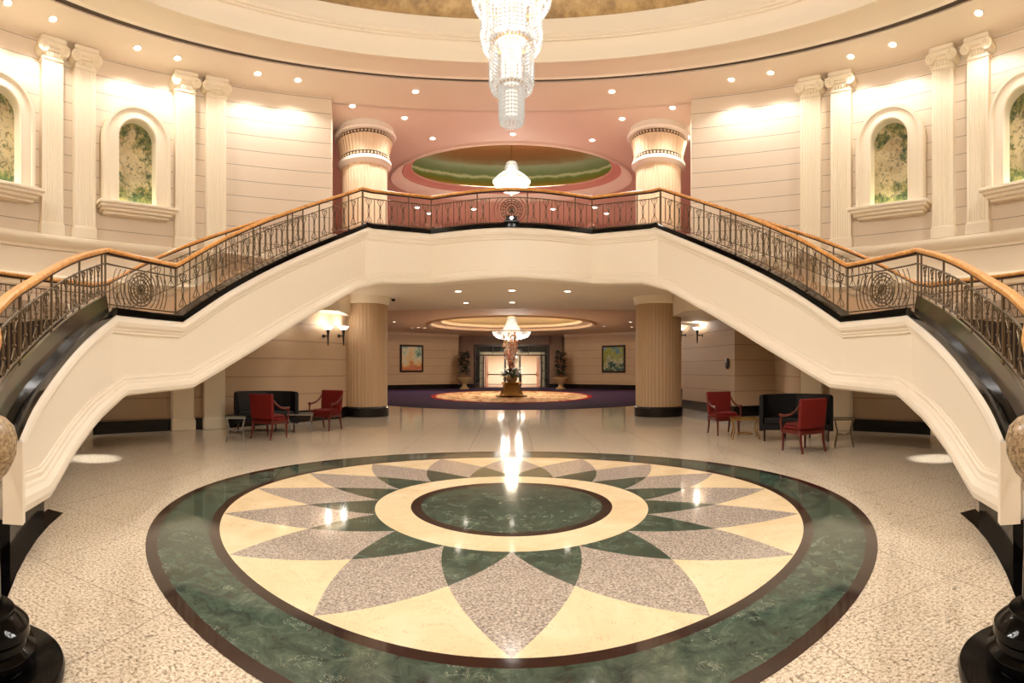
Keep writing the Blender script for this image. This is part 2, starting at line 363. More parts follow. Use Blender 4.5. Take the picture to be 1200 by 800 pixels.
# soffit under the balcony + upper floor slab
BAL_PTS = [(428, 13.38), (505, 13.97), (530, 13.72), (565, 13.44), (599.5, 13.34)]
def bal_xy(inset=0):
    l = [(rho*sin(th(x)), rho*cos(th(x))+inset) for x, rho in BAL_PTS]
    return l + [(-x, y) for x, y in reversed(l[:-1])]
sl = bal_xy(.34)
pl = sl + [(5.6, 14.5), (7.4, 13.0), (7.9, 11.9), (9.6, 12.6), (9.9, 19.9), (-9.9, 19.9), (-9.6, 12.6), (-7.9, 11.9), (-7.4, 13.0), (-5.6, 14.5)]
struct('ceiling_lobby', MB().prism(pl, 3.84, 4.9), CEIL, smooth=0)
pl2 = sl + [(5.6, 14.3), (10.6, 15), (10.6, 27.5), (-10.6, 27.5), (-10.6, 15), (-5.6, 14.3)]
struct('floor_upper', MB().prism(pl2, 4.95, 5.06), REDC, smooth=0)
for s, nm in ((-1, 'left'), (1, 'right')):   # lower ceiling over each lounge
    struct('ceiling_lounge_%s' % nm, MB().prism([(s*8.0, 11.6), (s*6.5, 12.4), (s*4.92, 14.2), (s*5.3, 19.5), (s*9.6, 19.5), (s*9.6, 12)], 3.2, 3.83), CEIL, smooth=0)
# hall ceiling with an oval opening
def oval_plate(mb, cx, cy, rx, ry, x0, x1, y0, y1, z0, z1, n=96):
    inn = []; out = []
    for i in range(n):
        a = 2*PI*i/n; dx, dy = cos(a), sin(a); inn.append((cx+rx*dx, cy+ry*dy))
        k = min((x1-cx)/dx if dx > 1e-9 else 1e9, (x0-cx)/dx if dx < -1e-9 else 1e9, (y1-cy)/dy if dy > 1e-9 else 1e9, (y0-cy)/dy if dy < -1e-9 else 1e9)
        out.append((cx+k*dx, cy+k*dy))
    for c in ((x0, y0), (x1, y0), (x1, y1), (x0, y1)):
        i = min(range(n), key=lambda i: hyp(out[i][0]-c[0], out[i][1]-c[1])); out[i] = c
    vs = [(p[0], p[1], z) for z in (z0, z1) for q in (inn, out) for p in q]; fs = []
    for i in range(n):
        j = (i+1) % n
        fs += [(i, j, n+j, n+i), (2*n+i, 2*n+j, 3*n+j, 3*n+i), (i, j, 2*n+j, 2*n+i), (n+i, n+j, 3*n+j, 3*n+i)]
    return mb.add(vs, fs)
struct('ceiling_hall', oval_plate(MB(), 0, 32, 5.0, 5.0, -10.5, 10.5, 19.8, 44, 4.31, 4.4), CEILH, smooth=0)
struct('trim_hall_oval', MB().lathe([(5.25, 0), (5.1, -.08), (4.95, -.06), (4.95, .1), (4.45, .16), (4.4, .1), (4.3, .12), (4.3, .3), (5.3, .3)], 96, (0, 32, 4.31), True), CEILH)
HDOME = mat('hall_dome_paint', (240, 222, 178), .6)
struct('ceiling_hall_dome', MB().lathe([(5.3, .3), (4.9, .55), (3.5, .85), (1.5, 1.0), (.01, 1.02)], 96, (0, 32, 4.31), cap=False), HDOME)
struct('trim_hall_cove_strip', MB().lathe([(4.62, .2), (4.7, .2), (4.7, .26), (4.62, .26)], 96, (0, 32, 4.31), True), COVEH)
# carpets
cp = [(8.2*sin(a), 27.6-8.2*cos(a)) for a in [(-80+160*i/48)*PI/180 for i in range(49)]] + [(9.6, 27), (10.2, 33), (9.3, 37.1), (7.2, 39.2), (4.25, 41.4), (4.25, 43.6), (-4.25, 43.6), (-4.25, 41.4), (-7.2, 39.2), (-9.3, 37.1), (-10.2, 33), (-9.6, 27)]
struct('floor_carpet', MB().prism(cp, .001, .012), CARPET, smooth=0)
rug = thing('oval_rug', 'large oval tan patterned rug with red border on the purple carpet', 'rug', (0, 29.8, .012))
MB().lathe([(.01, 0), (4.3, 0), (4.3, .012), (.01, .012)], 96).build('rug_field', RUGM, rug).scale = (1, 1.48, 1)
MB().lathe([(4.3, 0), (4.56, 0), (4.56, .014), (4.3, .014)], 96, close=True).build('rug_border', REDB, rug).scale = (1, 1.48, 1)
# ---- rotunda ceiling: ring with dark slot, stepped cove, gold dome; and the upper hall
co_y, co_rx, co_ry = 20.9, 4.85, 3.03
def ceil_ring():
    mb = MB(); n = 144
    def rr(R): return [(R*sin(2*PI*i/n), CZ+R*cos(2*PI*i/n)) for i in range(n)]
    mb.lathe([(RG+.02, 0), (RW+.3, 0), (RW+.3, .1), (RG+.02, .1)], n, (0, CZ, HC), True)
    return mb
struct('ceiling_rotunda', ceil_ring(), CEIL, smooth=0)
struct('trim_ceiling_slot', MB().lathe([(RG-.18, .04), (RG+.04, .04), (RG+.04, .14), (RG-.18, .14)], 144, (0, CZ, HC), True), GROOVE)
struct('trim_ceiling_cove', MB().lathe([(RG-.15, .16), (RG-.15, 0), (RG-.19, -.035), (RG-.25, 0), (7.72, 0), (7.68, -.05), (7.60, -.05), (7.57, .02), (7.56, .16), (7.50, .30), (7.44, .36), (7.40, .36), (7.40, .42), (7.37, .42), (7.37, .48), (7.34, .5), (7.33, .62), (7.28, .74), (7.27, .82), (7.5, .82), (7.6, .5), (RG-.15, .2)], 144, (0, CZ, HC), True), PLASTER, smooth=30)
struct('trim_dome_cove_strip', MB().lathe([(7.42, .86), (7.5, .86), (7.5, .92), (7.42, .92)], 144, (0, CZ, HC), True), COVE)
struct('ceiling_dome', MB().lathe([(7.9, .84), (7.85, 1.3), (7.4, 1.9), (6.0, 2.7), (3.5, 3.3), (.01, 3.5)], 144, (0, CZ, HC), cap=False), GOLD)
# upper hall ceiling behind the ring, with the oval opening
def upper_ceiling():
    mb = MB(); n = 120; front = [((RW+.28)*sin(a), CZ+(RW+.28)*cos(a)) for a in [(-62+124*i/60)*PI/180 for i in range(61)]]
    x0, x1, y1 = -10.8, 10.8, 27.6; inn = []; out = []
    for i in range(n):
        a = 2*PI*i/n; dx, dy = cos(a), sin(a); inn.append((co_rx*dx, co_y+co_ry*dy))
        k = min((x1)/dx if dx > 1e-9 else 1e9, x0/dx if dx < -1e-9 else 1e9, (y1-co_y)/dy if dy > 1e-9 else 1e9)
        if dy < 0:   # hit the ring's outer edge
            b = dy*(co_y-CZ); c = (co_y-CZ)**2-(RW+.28)**2; D = b*b-c
            if D > 0: k = min(k, -b-math.sqrt(D))
            k = min(k, (12-co_y)/dy)
        out.append((k*dx, co_y+k*dy))
    vs = [(p[0], p[1], z) for z in (HC, HC+.1) for q in (inn, out) for p in q]; fs = []
    for i in range(n):
        j = (i+1) % n; fs += [(i, j, n+j, n+i), (2*n+i, 2*n+j, 3*n+j, 3*n+i), (i, j, 2*n+j, 2*n+i), (n+i, n+j, 3*n+j, 3*n+i)]
    return mb.add(vs, fs)
struct('ceiling_upper_hall', upper_ceiling(), CEILP, smooth=0)
def ovl(prof, n=96): return MB().lathe(prof, n)
def place_oval(o): o.location = (0, co_y, HC); o.scale = (1, co_ry/co_rx, 1); return o
R0 = co_rx
place_oval(struct('trim_oval_outer', ovl_ := MB().lathe([(R0+.12, 0), (R0+.05, -.07), (R0-.05, -.05), (R0-.42, .22), (R0-.42, .3), (R0+.12, .3)], 96, (0, 0, 0), True), CEILP))
place_oval(struct('trim_oval_inner', MB().lathe([(R0-.35, .26), (R0-.45, .2), (R0-.52, .26), (R0-.78, .34), (R0-.8, .42), (R0-.3, .45)], 96, (0, 0, 0), True), PINK))
place_oval(struct('ceiling_oval_dome', MB().lathe([(R0-.3, .44), (R0-.3, 1.1), (R0-.45, 1.5), (R0-1.0, 1.85), (2.6, 2.1), (.01, 2.2)], 96, cap=False), DOMEM))
place_oval(struct('trim_oval_cove_strip', MB().lathe([(R0-.42, .46), (R0-.36, .46), (R0-.36, .52), (R0-.42, .52)], 96, close=True), COVE))
struct('wall_upper_hall', MB().box(-10.8, 10.8, 27.5, 27.7, 5, HC).box(-10.8, -10.6, 11.9, 27.6, 5, HC).box(10.6, 10.8, 11.9, 27.6, 5, HC), PINK)

# ================================================================ PILASTERS, NICHES, COLUMNS
def flute_shaft(w, d, z0, z1, nf=7):
    pts = [(-w/2, 0), (-w/2, -d)]
    m_ = w*.09; fw = (w-2*m_)/nf
    for k in range(nf):
        x = -w/2+m_+k*fw; pts += [(x+fw*.15, -d), (x+fw*.3, -d+.012), (x+fw*.7, -d+.012), (x+fw*.85, -d)]
    pts += [(w/2, -d), (w/2, 0)]
    return MB().prism(pts, z0, z1)
def pilaster(x, label, group, z0, z1, R, cap=True, w=.56):
    a = wall_az(x, R); px, py = ring(a, R+.03)
    t = thing('pilaster', label, 'pilaster', (px, py, z0), -a, group); h = z1-z0
    (flute_shaft(w, .19, .28, h-.5) if cap else MB().bbox(-w/2, w/2, -.19, 0, .28, h, .01)).build('shaft', IVORY, t, smooth=25)
    MB().bbox(-w/2-.035, w/2+.035, -.225, 0, 0, .26, .012).bbox(-w/2-.02, w/2+.02, -.21, 0, .25, .3, .012).build('base', IVORY, t)
    if cap:
        mb = MB().bbox(-w/2-.02, w/2+.02, -.215, 0, h-.52, h-.45, .015).bbox(-w/2+.01, w/2-.01, -.2, 0, h-.46, h-.3, .01).bbox(-w/2+.02, w/2-.02, -.235, 0, h-.31, h-.2, .01)
        mb.bbox(-w/2+.02, w/2-.02, -.27, 0, h-.24, h-.1, .02).bbox(-w/2-.05, w/2+.05, -.30, 0, h-.12, h, .02)
        c = mb.build('capital', IVORY, t)
        for sx in (-1, 1):      # volutes: scroll drums with a spiral face
            v = MB(); X = sx*(w/2+.0); Z = h-.27
            v.tube([(X, -.30, Z), (X, 0, Z)], .135, 18)
            v.tube([(X+(.115-.095*k/28)*cos(sx*k*.5+1.57), -.305, Z+(.115-.095*k/28)*sin(sx*k*.5+1.57)) for k in range(29)], .014, 5)
            v.ball((X, -.3, Z), .03); v.build('volute', IVORY, c)
        e = MB()
        for k in range(5): e.ball((-.16+.08*k, -.21, h-.38), .04, 8, 6, .06)
        e.build('egg_moulding', IVORY, c)
    return t
ordn = ['far left', 'second', 'third', 'fourth']
for i, x in enumerate((58.5, 97, 215, 251.5)):
    pilaster(x, 'ivory fluted wall pilaster with scroll capital, %s from the left edge of the photo' % ('first', 'second', 'third', 'fourth')[i], 'upper rotunda pilasters', 4.68, HC, RW)
for i, x in enumerate((951.5, 987.5, 1107.5, 1149)):
    pilaster(x, 'ivory fluted wall pilaster with scroll capital, %s from the right edge of the photo' % ('fourth', 'third', 'second', 'first')[i], 'upper rotunda pilasters', 4.68, HC, RW)
LB = {212.5: 'beside the black skirting under the left landing', 249.5: 'next to the black settee by the left staircase', 90: 'behind the lower flight of the left staircase'}
for x, lb in LB.items(): pilaster(x, 'plain ivory pilaster foot '+lb, 'lower rotunda pilasters', 0, 2.96, RLOW, False)
RB = {987: 'beside the black skirting under the right landing', 953: 'behind the settee by the right staircase', 1109: 'behind the lower flight of the right staircase'}
for x, lb in RB.items(): pilaster(x, 'plain ivory pilaster foot '+lb, 'lower rotunda pilasters', 0, 2.96, RLOW, False)
def arch(hw, zb, zt, n=20):
    sp = zt-hw; return [(-hw, zb)] + [(-hw*cos(PI*k/n), sp+hw*sin(PI*k/n)) for k in range(n+1)] + [(hw, zb)]
def loftrings(mb, rings):
    n = len(rings[0])
    vs = [p for r in rings for p in r]; fs = []
    for k in range(len(rings)-1):
        for i in range(n-1): fs.append((k*n+i, k*n+i+1, (k+1)*n+i+1, (k+1)*n+i))
    return mb.add(vs, fs)
def niche(x, label, seed):
    a = wall_az(x); px, py = ring(a, RW-.005)
    t = thing('arched_niche', label, 'niche', (px, py, 5.64), -a, 'arched mural niches')
    def R(hw, zt, y): return [(p[0], y, p[1]) for p in arch(hw, 0, zt)]
    fr = loftrings(MB(), [R(.93, 2.54, 0), R(.93, 2.54, -.24), R(.90, 2.51, -.29), R(.82, 2.43, -.29), R(.80, 2.41, -.25), R(.58, 2.24, -.25), R(.53, 2.19, -.27), R(.50, 2.16, -.25), R(.49, 2.15, -.01)])
    fr.build('frame', IVORY, t)
    MB().add([(p[0], -.02, p[1]) for p in arch(.5, 0, 2.16)], [tuple(range(23))]).build('mural_panel', mural('mural_%d' % seed, seed), t, 0)
    s = MB().bbox(-1.08, 1.08, -.46, 0, -.08, .0, .015).bbox(-1.02, 1.02, -.40, 0, -.15, -.07, .01).bbox(-.96, .96, -.32, 0, -.22, -.14, .01).bbox(-.9, .9, -.22, 0, -.28, -.21, .01)
    s.build('sill', IVORY, t)
    # picture light sunk behind the sill edge
    st = MB().bbox(-.4, .4, -.13, -.08, .0, .03, .006).build('light_strip', mat('niche_strip_%d' % seed, (230, 255, 225), .4, emis=(236, 255, 220), es=9), t)
for x, lb, sd in ((157, 'arched mural niche between the second and third pilasters from the left', 1), (-6, 'arched mural niche cut off by the left edge of the photo', 2),
                  (1046, 'arched mural niche between the second and third pilasters from the right', 3), (1206, 'arched mural niche cut off by the right edge of the photo', 4)):
    niche(x, lb, sd)
def fluted(r, z0, z1, n=40, dep=.018):
    pts = []
    for k in range(n):
        for f, d in ((0, 0), (.25, 0), (.4, dep), (.75, dep), (.9, 0)): q = 2*PI*(k+f)/n; pts.append(((r-d)*cos(q), (r-d)*sin(q)))
    return MB().prism(pts, z0, z1)
for s, nm in ((-1, 'left'), (1, 'right')):
    rho = 17.05; tt = .283; x, y = s*rho*sin(tt), rho*cos(tt)
    t = thing('lobby_column', 'thick fluted brown stone column with black base under the %s end of the balcony' % nm, 'column', (x, y, 0), 0, 'lobby columns')
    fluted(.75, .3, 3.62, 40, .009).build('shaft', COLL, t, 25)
    MB().lathe([(.8, 0), (.8, .28), (.77, .32)], 64).build('base', SKIRT, t)
    MB().lathe([(.76, 3.60), (.79, 3.63), (.80, 3.72), (.83, 3.84)], 64).build('collar', PLASTER, t)
    t = thing('balcony_column', 'cream fluted column with ringed capital rising behind the %s end of the balcony rail' % nm, 'column', (x, y, 5.06), 0, 'upper columns')
    fluted(.74, 0, 3.1, 40, .012).build('shaft', COLM, t, 25)
    c = MB().lathe([(.74, 2.98), (.80, 3.0), (.88, 3.08), (.88, 3.16), (.80, 3.22)], 64).build('astragal', WHITEP, t)
    MB().lathe([(.79, 3.2), (.80, 3.34)], 64).build('lower_band', GROOVE, t)
    mb = MB()
    for k in range(44): q = 2*PI*k/44; mb.octa((.80*cos(q), .80*sin(q), 3.27), .045, .05)
    mb.build('lower_bead_ring', COLM, t)
    mb = MB(); n = 44; rings = []
    for z, r in ((3.34, .80), (3.42, .81), (3.8, .90), (3.84, .92)):
        rings.append([((r-(.022 if f in (1, 2) else 0))*cos(2*PI*(k+f/4)/n), (r-(.022 if f in (1, 2) else 0))*sin(2*PI*(k+f/4)/n), z) for k in range(n) for f in range(4)])
    vs = [p for r in rings for p in r]; N = 4*n
    mb.add(vs, [(k*N+i, k*N+(i+1) % N, (k+1)*N+(i+1) % N, (k+1)*N+i) for k in range(3) for i in range(N)]).build('capital_drum', COLM, t, 25)
    MB().lathe([(.90, 3.84), (.91, 3.96)], 64).build('upper_band', GROOVE, t)
    mb = MB()
    for k in range(50): q = 2*PI*k/50; mb.octa((.91*cos(q), .91*sin(q), 3.9), .045, .045)
    mb.build('upper_bead_ring', COLM, t)
    MB().lathe([(.90, 3.95), (1.0, 3.97), (1.04, 4.03), (1.0, 4.08), (.96, 4.1), (.95, 4.24)], 64).build('abacus', WHITEP, t)

# ================================================================ FLOOR MEDALLION
D0 = 5.768; RT, RM, RI = 3.076, 2.245, 1.501
md = thing('floor_medallion', 'round marble floor medallion with green border and sixteen-point petal star', 'floor inlay', (0, D0, 0))
Z0, Z1 = .0005, .004
MB().annulus(3.64, 3.74, Z0, Z1).build('outer_border', BROWNM, md, 0, label='dark brown outer ring')
MB().annulus(3.17, 3.64, Z0, Z1).build('green_band', GREENM, md, 0, label='wide green marble ring')
MB().annulus(RT, 3.17, Z0, Z1).build('inner_border', BROWNM, md, 0, label='dark brown ring around the petals')
MB().annulus(1.112, RI, Z0, Z1).build('cream_ring', CREAMM, md, 0, label='cream marble ring')
MB().annulus(1.0, 1.112, Z0, Z1).build('centre_border', BROWNM, md, 0, label='dark brown ring around the green centre')
MB().lathe([(1.0, Z0), (1.0, Z1)], 96).build('centre_disc', GREENM, md, 0, label='round green marble centre')
PH = 2*PI/16
def rphi(u):   # radius along a petal side, u in 0..1 from tip to foot
    a = 2*(RI+RT-2*RM); b = RI-RT-a; return a*u*u+b*u+RT
def pol(r, ph): return (r*sin(ph), -r*cos(ph))
N = 10
for k in range(16):
    p0 = k*PH
    right = [pol(rphi(.5*i/N), p0+PH*.5*i/N) for i in range(N+1)]            # tip -> mid right
    left = [pol(rphi(.5*i/N), p0-PH*.5*i/N) for i in range(N+1)]
    inR = [pol(rphi(.5+.5*i/N), p0+PH-PH*(.5+.5*i/N)) for i in range(N+1)]   # mid right -> foot at p0 (side of the next petal)
    inL = [pol(rphi(.5+.5*i/N), p0-PH+PH*(.5+.5*i/N)) for i in range(N+1)]
    MB().prism(right+inR[1:]+list(reversed(inL[:-1]))+list(reversed(left))[1:-1], Z0, Z1).build('granite_petal', GREYG, md, 0)
    # green piece between foot p0 and foot p0+PH
    inL2 = [pol(rphi(.5+.5*i/N), p0+PH-PH+PH*(.5+.5*i/N)) for i in range(N+1)]  # mid -> foot p0+PH
    foot = [pol(RI, p0+PH*i/N) for i in range(N+1)]
    MB().prism(list(reversed(inR))[:-1]+inL2[:-1]+list(reversed(foot))[:-1], Z0, Z1).build('green_petal', GREENM, md, 0)
    # cream piece between tips
    left2 = [pol(rphi(.5*i/N), p0+PH-PH*.5*i/N) for i in range(N+1)]
    rim = [pol(RT, p0+PH*i/N) for i in range(N+1)]
    MB().prism(rim+left2[1:]+list(reversed(right))[1:-1], Z0, Z1).build('cream_inset', CREAMM, md, 0)
# ================================================================ STAIRCASES
def interp(tab, x):
    if x <= tab[0][0]: a, b = tab[0], tab[1]
    elif x >= tab[-1][0]: a, b = tab[-2], tab[-1]
    else:
        for a, b in zip(tab, tab[1:]):
            if a[0] <= x <= b[0]: break
    return a[1]+(b[1]-a[1])*(x-a[0])/(b[0]-a[0])
def smooth(tab, x):     # Catmull-Rom through the table
    if x <= tab[0][0] or x >= tab[-1][0]: return interp(tab, x)
    i = max(k for k in range(len(tab)-1) if tab[k][0] <= x)
    p1, p2 = tab[i], tab[i+1]; p0 = tab[i-1] if i else p1; p3 = tab[i+2] if i+2 < len(tab) else p2
    h = p2[0]-p1[0]; t = (x-p1[0])/h
    m1 = (p2[1]-p0[1])/max(p2[0]-p0[0], 1e-6)*h; m2 = (p3[1]-p1[1])/max(p3[0]-p1[0], 1e-6)*h
    return (2*t**3-3*t*t+1)*p1[1]+(t**3-2*t*t+t)*m1+(-2*t**3+3*t*t)*p2[1]+(t**3-t*t)*m2
RHO1 = [(3, 4.02), (25, 4.66), (50, 5.37), (75, 6.10), (100, 6.91), (130, 8.15)]
TOP1 = [(3, 525), (25, 481), (50, 446), (75, 416), (100, 392), (130, 369.5)]
TOP3 = [(210, 378), (268, 340), (335, 305.5), (428, 267)]
BOT = [(3, 609), (45, 585), (52, 575), (78, 532), (106, 495), (130, 474), (144, 463.5), (222, 455), (250, 438.5), (300, 408), (352, 375.6), (414, 341), (445, 333), (505, 333.5), (550, 329), (599.5, 326)]
Bp = Vector((9.34*sin(th(210)), 9.34*cos(th(210)))); Cp = Vector((13.38*sin(th(428)), 13.38*cos(th(428))))
def station(x):          # -> X, Y, height of the top of the cream face, height of its bottom
    if x <= 130: rho, yt = smooth(RHO1, x), smooth(TOP1, x)
    elif x <= 210: rho, yt = interp([(130, 8.15), (210, 9.34)], x), None
    elif x <= 428:
        t = th(x); d = Cp-Bp; den = d.x*cos(t)-d.y*sin(t); k = (Bp.y*sin(t)-Bp.x*cos(t))/den; p = Bp+d*k
        rho, yt = p.length*(1+.02*sin(PI*k)), smooth(TOP3, x)
    else: rho, yt = (interp if x < 505 else smooth)(BAL_PTS if x < 505 else BAL_PTS[1:]+[(634, 13.44), (669, 13.72)], x), None
    t = th(x)
    ht = EYE+(YH-yt)*rho/F if yt is not None else (2.348 if x <= 210 else 5.125)
    hb = EYE+(YH-interp(BOT, x))*rho/F
    return (rho*sin(t), rho*cos(t), ht, hb)
XS_STAIR = [3, 10, 18, 25, 34, 45, 48, 52, 60, 70, 80, 90, 100, 110, 120, 130, 137, 144, 170, 210, 216, 222, 235, 250, 265, 280, 300, 320, 340, 360, 380, 400, 414, 428]
XS_BAL = [428, 436, 445, 470, 505, 515, 530, 545, 560, 575, 590, 599.5]
def normals(P):          # mitred normals to the right of travel (towards the middle of the rotunda)
    out = []
    for i in range(len(P)):
        a, p, b = P[max(i-1, 0)], P[i], P[min(i+1, len(P)-1)]
        d1 = Vector((p[0]-a[0], p[1]-a[1])); d2 = Vector((b[0]-p[0], b[1]-p[1]))
        if d1.length < 1e-6: d1 = d2
        if d2.length < 1e-6: d2 = d1
        d1.normalize(); d2.normalize(); n1 = Vector((d1.y, -d1.x)); n2 = Vector((d2.y, -d2.x)); out.append((n1+n2)/max(1+n1.dot(n2), .4))
    return out
def loft(P, N, prof, s=1, caps=True, taper=None):   # prof: (u, which edge 't'/'b', dv)
    mb = MB(); n = len(prof); vs = []; fs = []
    for p, nn in zip(P, N):
        for (u, e, dv) in prof: vs.append((s*(p[0]+nn.x*u), p[1]+nn.y*u, (p[2] if e == 't' else p[3])+dv))
    for i in range(len(P)-1):
        for k in range(n): j = (k+1) % n; fs.append((i*n+k, i*n+j, (i+1)*n+j, (i+1)*n+k))
    if caps: fs.append(tuple(range(n-1, -1, -1))); fs.append(tuple((len(P)-1)*n+k for k in range(n)))
    return mb.add(vs, fs)
PANEL = [(-.3, 't', 0), (0, 't', 0), (0, 'b', .0), (-.3, 'b', 0)]
MTOP = [(-.02, 't', 0), (.09, 't', 0), (.125, 't', -.04), (.135, 't', -.10), (.115, 't', -.16), (.07, 't', -.195), (.07, 't', -.215), (.045, 't', -.24), (.045, 't', -.265), (.02, 't', -.285), (-.02, 't', -.29)]
MBOT = [(-.02, 'b', .33), (.02, 'b', .325), (.02, 'b', .305), (.04, 'b', .285), (.04, 'b', .24), (.06, 'b', .22), (.07, 'b', .19), (.12, 'b', .15), (.135, 'b', .09), (.12, 'b', .03), (.07, 'b', 0), (-.02, 'b', -.0)]
COPE = [(-.32, 't', 0), (.10, 't', 0), (.11, 't', .02), (.11, 't', .10), (.09, 't', .12), (-.32, 't', .12)]
def offs(P, N, u, dz=0): return [(p[0]+n.x*u, p[1]+n.y*u, p[2]+dz) for p, n in zip(P, N)]
def arclen(pts):
    L = [0]
    for a, b in zip(pts, pts[1:]): L.append(L[-1]+(Vector(b)-Vector(a)).length)
    return L
def along(pts, L, d):
    for i in range(len(L)-1):
        if L[i+1] >= d-1e-9:
            k = (d-L[i])/max(L[i+1]-L[i], 1e-9); a, b = Vector(pts[i]), Vector(pts[i+1]); return a+(b-a)*k, (b-a).normalized()
    return Vector(pts[-1]), (Vector(pts[-1])-Vector(pts[-2])).normalized()
def rr(w, z0, z1, c=.012): return [(-w/2+c, z0), (w/2-c, z0), (w/2, z0+c), (w/2, z1-c), (w/2-c, z1), (-w/2+c, z1), (-w/2, z1-c), (-w/2, z0+c)]
HRAIL = [(-.045, .885), (.045, .885), (.058, .905), (.055, .935), (.035, .955), (-.035, .955), (-.055, .935), (-.058, .905)]
# balusters: shared meshes, local X along the rail
def bal_plain(h0, h1):
    return MB().tube([(0, 0, h0), (0, 0, h1)], .0115, 6)
def bal_scroll(h0, h1):
    mb = MB().tube([(0, 0, h0), (0, 0, h1)], .008, 6); H_ = h1-h0
    for z in (h0+H_*.36, h0+H_*.66): mb.lathe([(.001, -.026), (.018, -.014), (.024, 0), (.018, .014), (.001, .026)], 8, (0, 0, z))
    for sx in (-1, 1):
        for lo in (0, 1):
            f = (lambda q: h0+H_*q) if not lo else (lambda q: h1-H_*q)
            mb.tube([(sx*.006, 0, f(.34)), (sx*.026, 0, f(.25)), (sx*.066, 0, f(.14)), (sx*.088, 0, f(.055)), (sx*.07, 0, f(.012)), (sx*.042, 0, f(.02)), (sx*.036, 0, f(.065)), (sx*.055, 0, f(.085))], .0085, 5)
        mb.tube([(sx*.012, 0, h0+H_*.34), (sx*.032, 0, h0+H_*.5), (sx*.012, 0, h0+H_*.66)], .006, 5)
    return mb
def railing(label, pts, group=None, z_bot=.06, step=.19, post=6, skip=(), posts_at=(), ornament=None, name='stair_railing'):
    """pts: the line of the rail along the top of the coping"""
    t = thing(name, label, 'railing', pts[0], 0, group); o = Vector(pts[0]); q = [Vector(p)-o for p in pts]
    MB().sweep(q, HRAIL).build('handrail', RAILW, t, label='honey wood handrail')
    MB().sweep(q, [(-.02, .855), (.02, .855), (.02, .89), (-.02, .89)]).build('rail_plate', DARKB, t)
    MB().sweep(q, rr(.03, .70, .72, .004)).build('top_rail', IRON, t)
    MB().sweep(q, rr(.03, z_bot, z_bot+.02, .004)).build('bottom_rail', IRON, t)
    L = arclen(q); n = max(1, round(L[-1]/step)); kinds = {}
    for k in range(n+1):
        d = L[-1]*k/n
        p, tg = along(q, L, d); rz = math.atan2(tg.y, tg.x)
        if k % post == 0 or k == n: kind = 'post'
        elif any(a <= d <= b for a, b in skip): continue
        else: kind = 'plain' if k % 2 == 0 else 'scroll'
        if kind not in kinds:
            if kind == 'post': mb = MB().bbox(-.014, .014, -.014, .014, 0, .87, .003); mb.lathe([(.03, 0), (.03, .02), (.014, .04)], 10)
            elif kind == 'plain': mb = bal_plain(z_bot+.01, .705)
            else: mb = bal_scroll(z_bot+.01, .705)
            ob = mb.build('post' if kind == 'post' else 'baluster', IRON, t); kinds[kind] = ob
        else: ob = kinds[kind].copy(); C.objects.link(ob)
        ob.location = p; ob.rotation_euler = (0, 0, rz)
    for (d, w, style) in (ornament or ()):
        p, tg = along(q, L, d); mb = MB(); zc = (z_bot+.72)/2; R_ = .285
        def circ(r, a0=0, a1=2*PI, m_=24, cx=0, cz=zc): return [(cx+r*cos(a0+(a1-a0)*i/m_), 0, cz+r*sin(a0+(a1-a0)*i/m_)) for i in range(m_+1)]
        for r in (R_, R_*.8, R_*.58, R_*.3): mb.tube(circ(r), .012, 5, False)
        for k in range(8): a = PI*k/8; mb.tube([(R_*cos(a), 0, zc+R_*sin(a)), (0, .012, zc), (-R_*cos(a), 0, zc-R_*sin(a))], .009, 5)
        mb.ball((0, 0, zc), .035, 10, 8)
        for sx in (-1, 1):
            for j in range(4):
                r = R_+.08+.085*j
                if r < w/2-.02: a = math.asin(min(1, .29/r)); mb.tube(circ(r, (0 if sx > 0 else PI)-a, (0 if sx > 0 else PI)+a, 12), .010, 5)
        fo = mb.build('fan_ornament', IRON, t); fo.location = p; fo.rotation_euler = (0, 0, math.atan2(tg.y, tg.x))
    return t
P_ST = [station(x) for x in XS_STAIR]; N_ST = normals(P_ST)
iA = XS_STAIR.index(130); iB = XS_STAIR.index(210)
TREAD = mat('dark_tread', (44, 34, 30), .3); TREADB = mat('beige_tread', (196, 168, 138), .35)
def outw(i):     # width of the stair behind the face
    d = i/(len(P_ST)-1); return 2.85 if i <= iB else 2.85-1.0*(i-iB)/(len(P_ST)-1-iB)
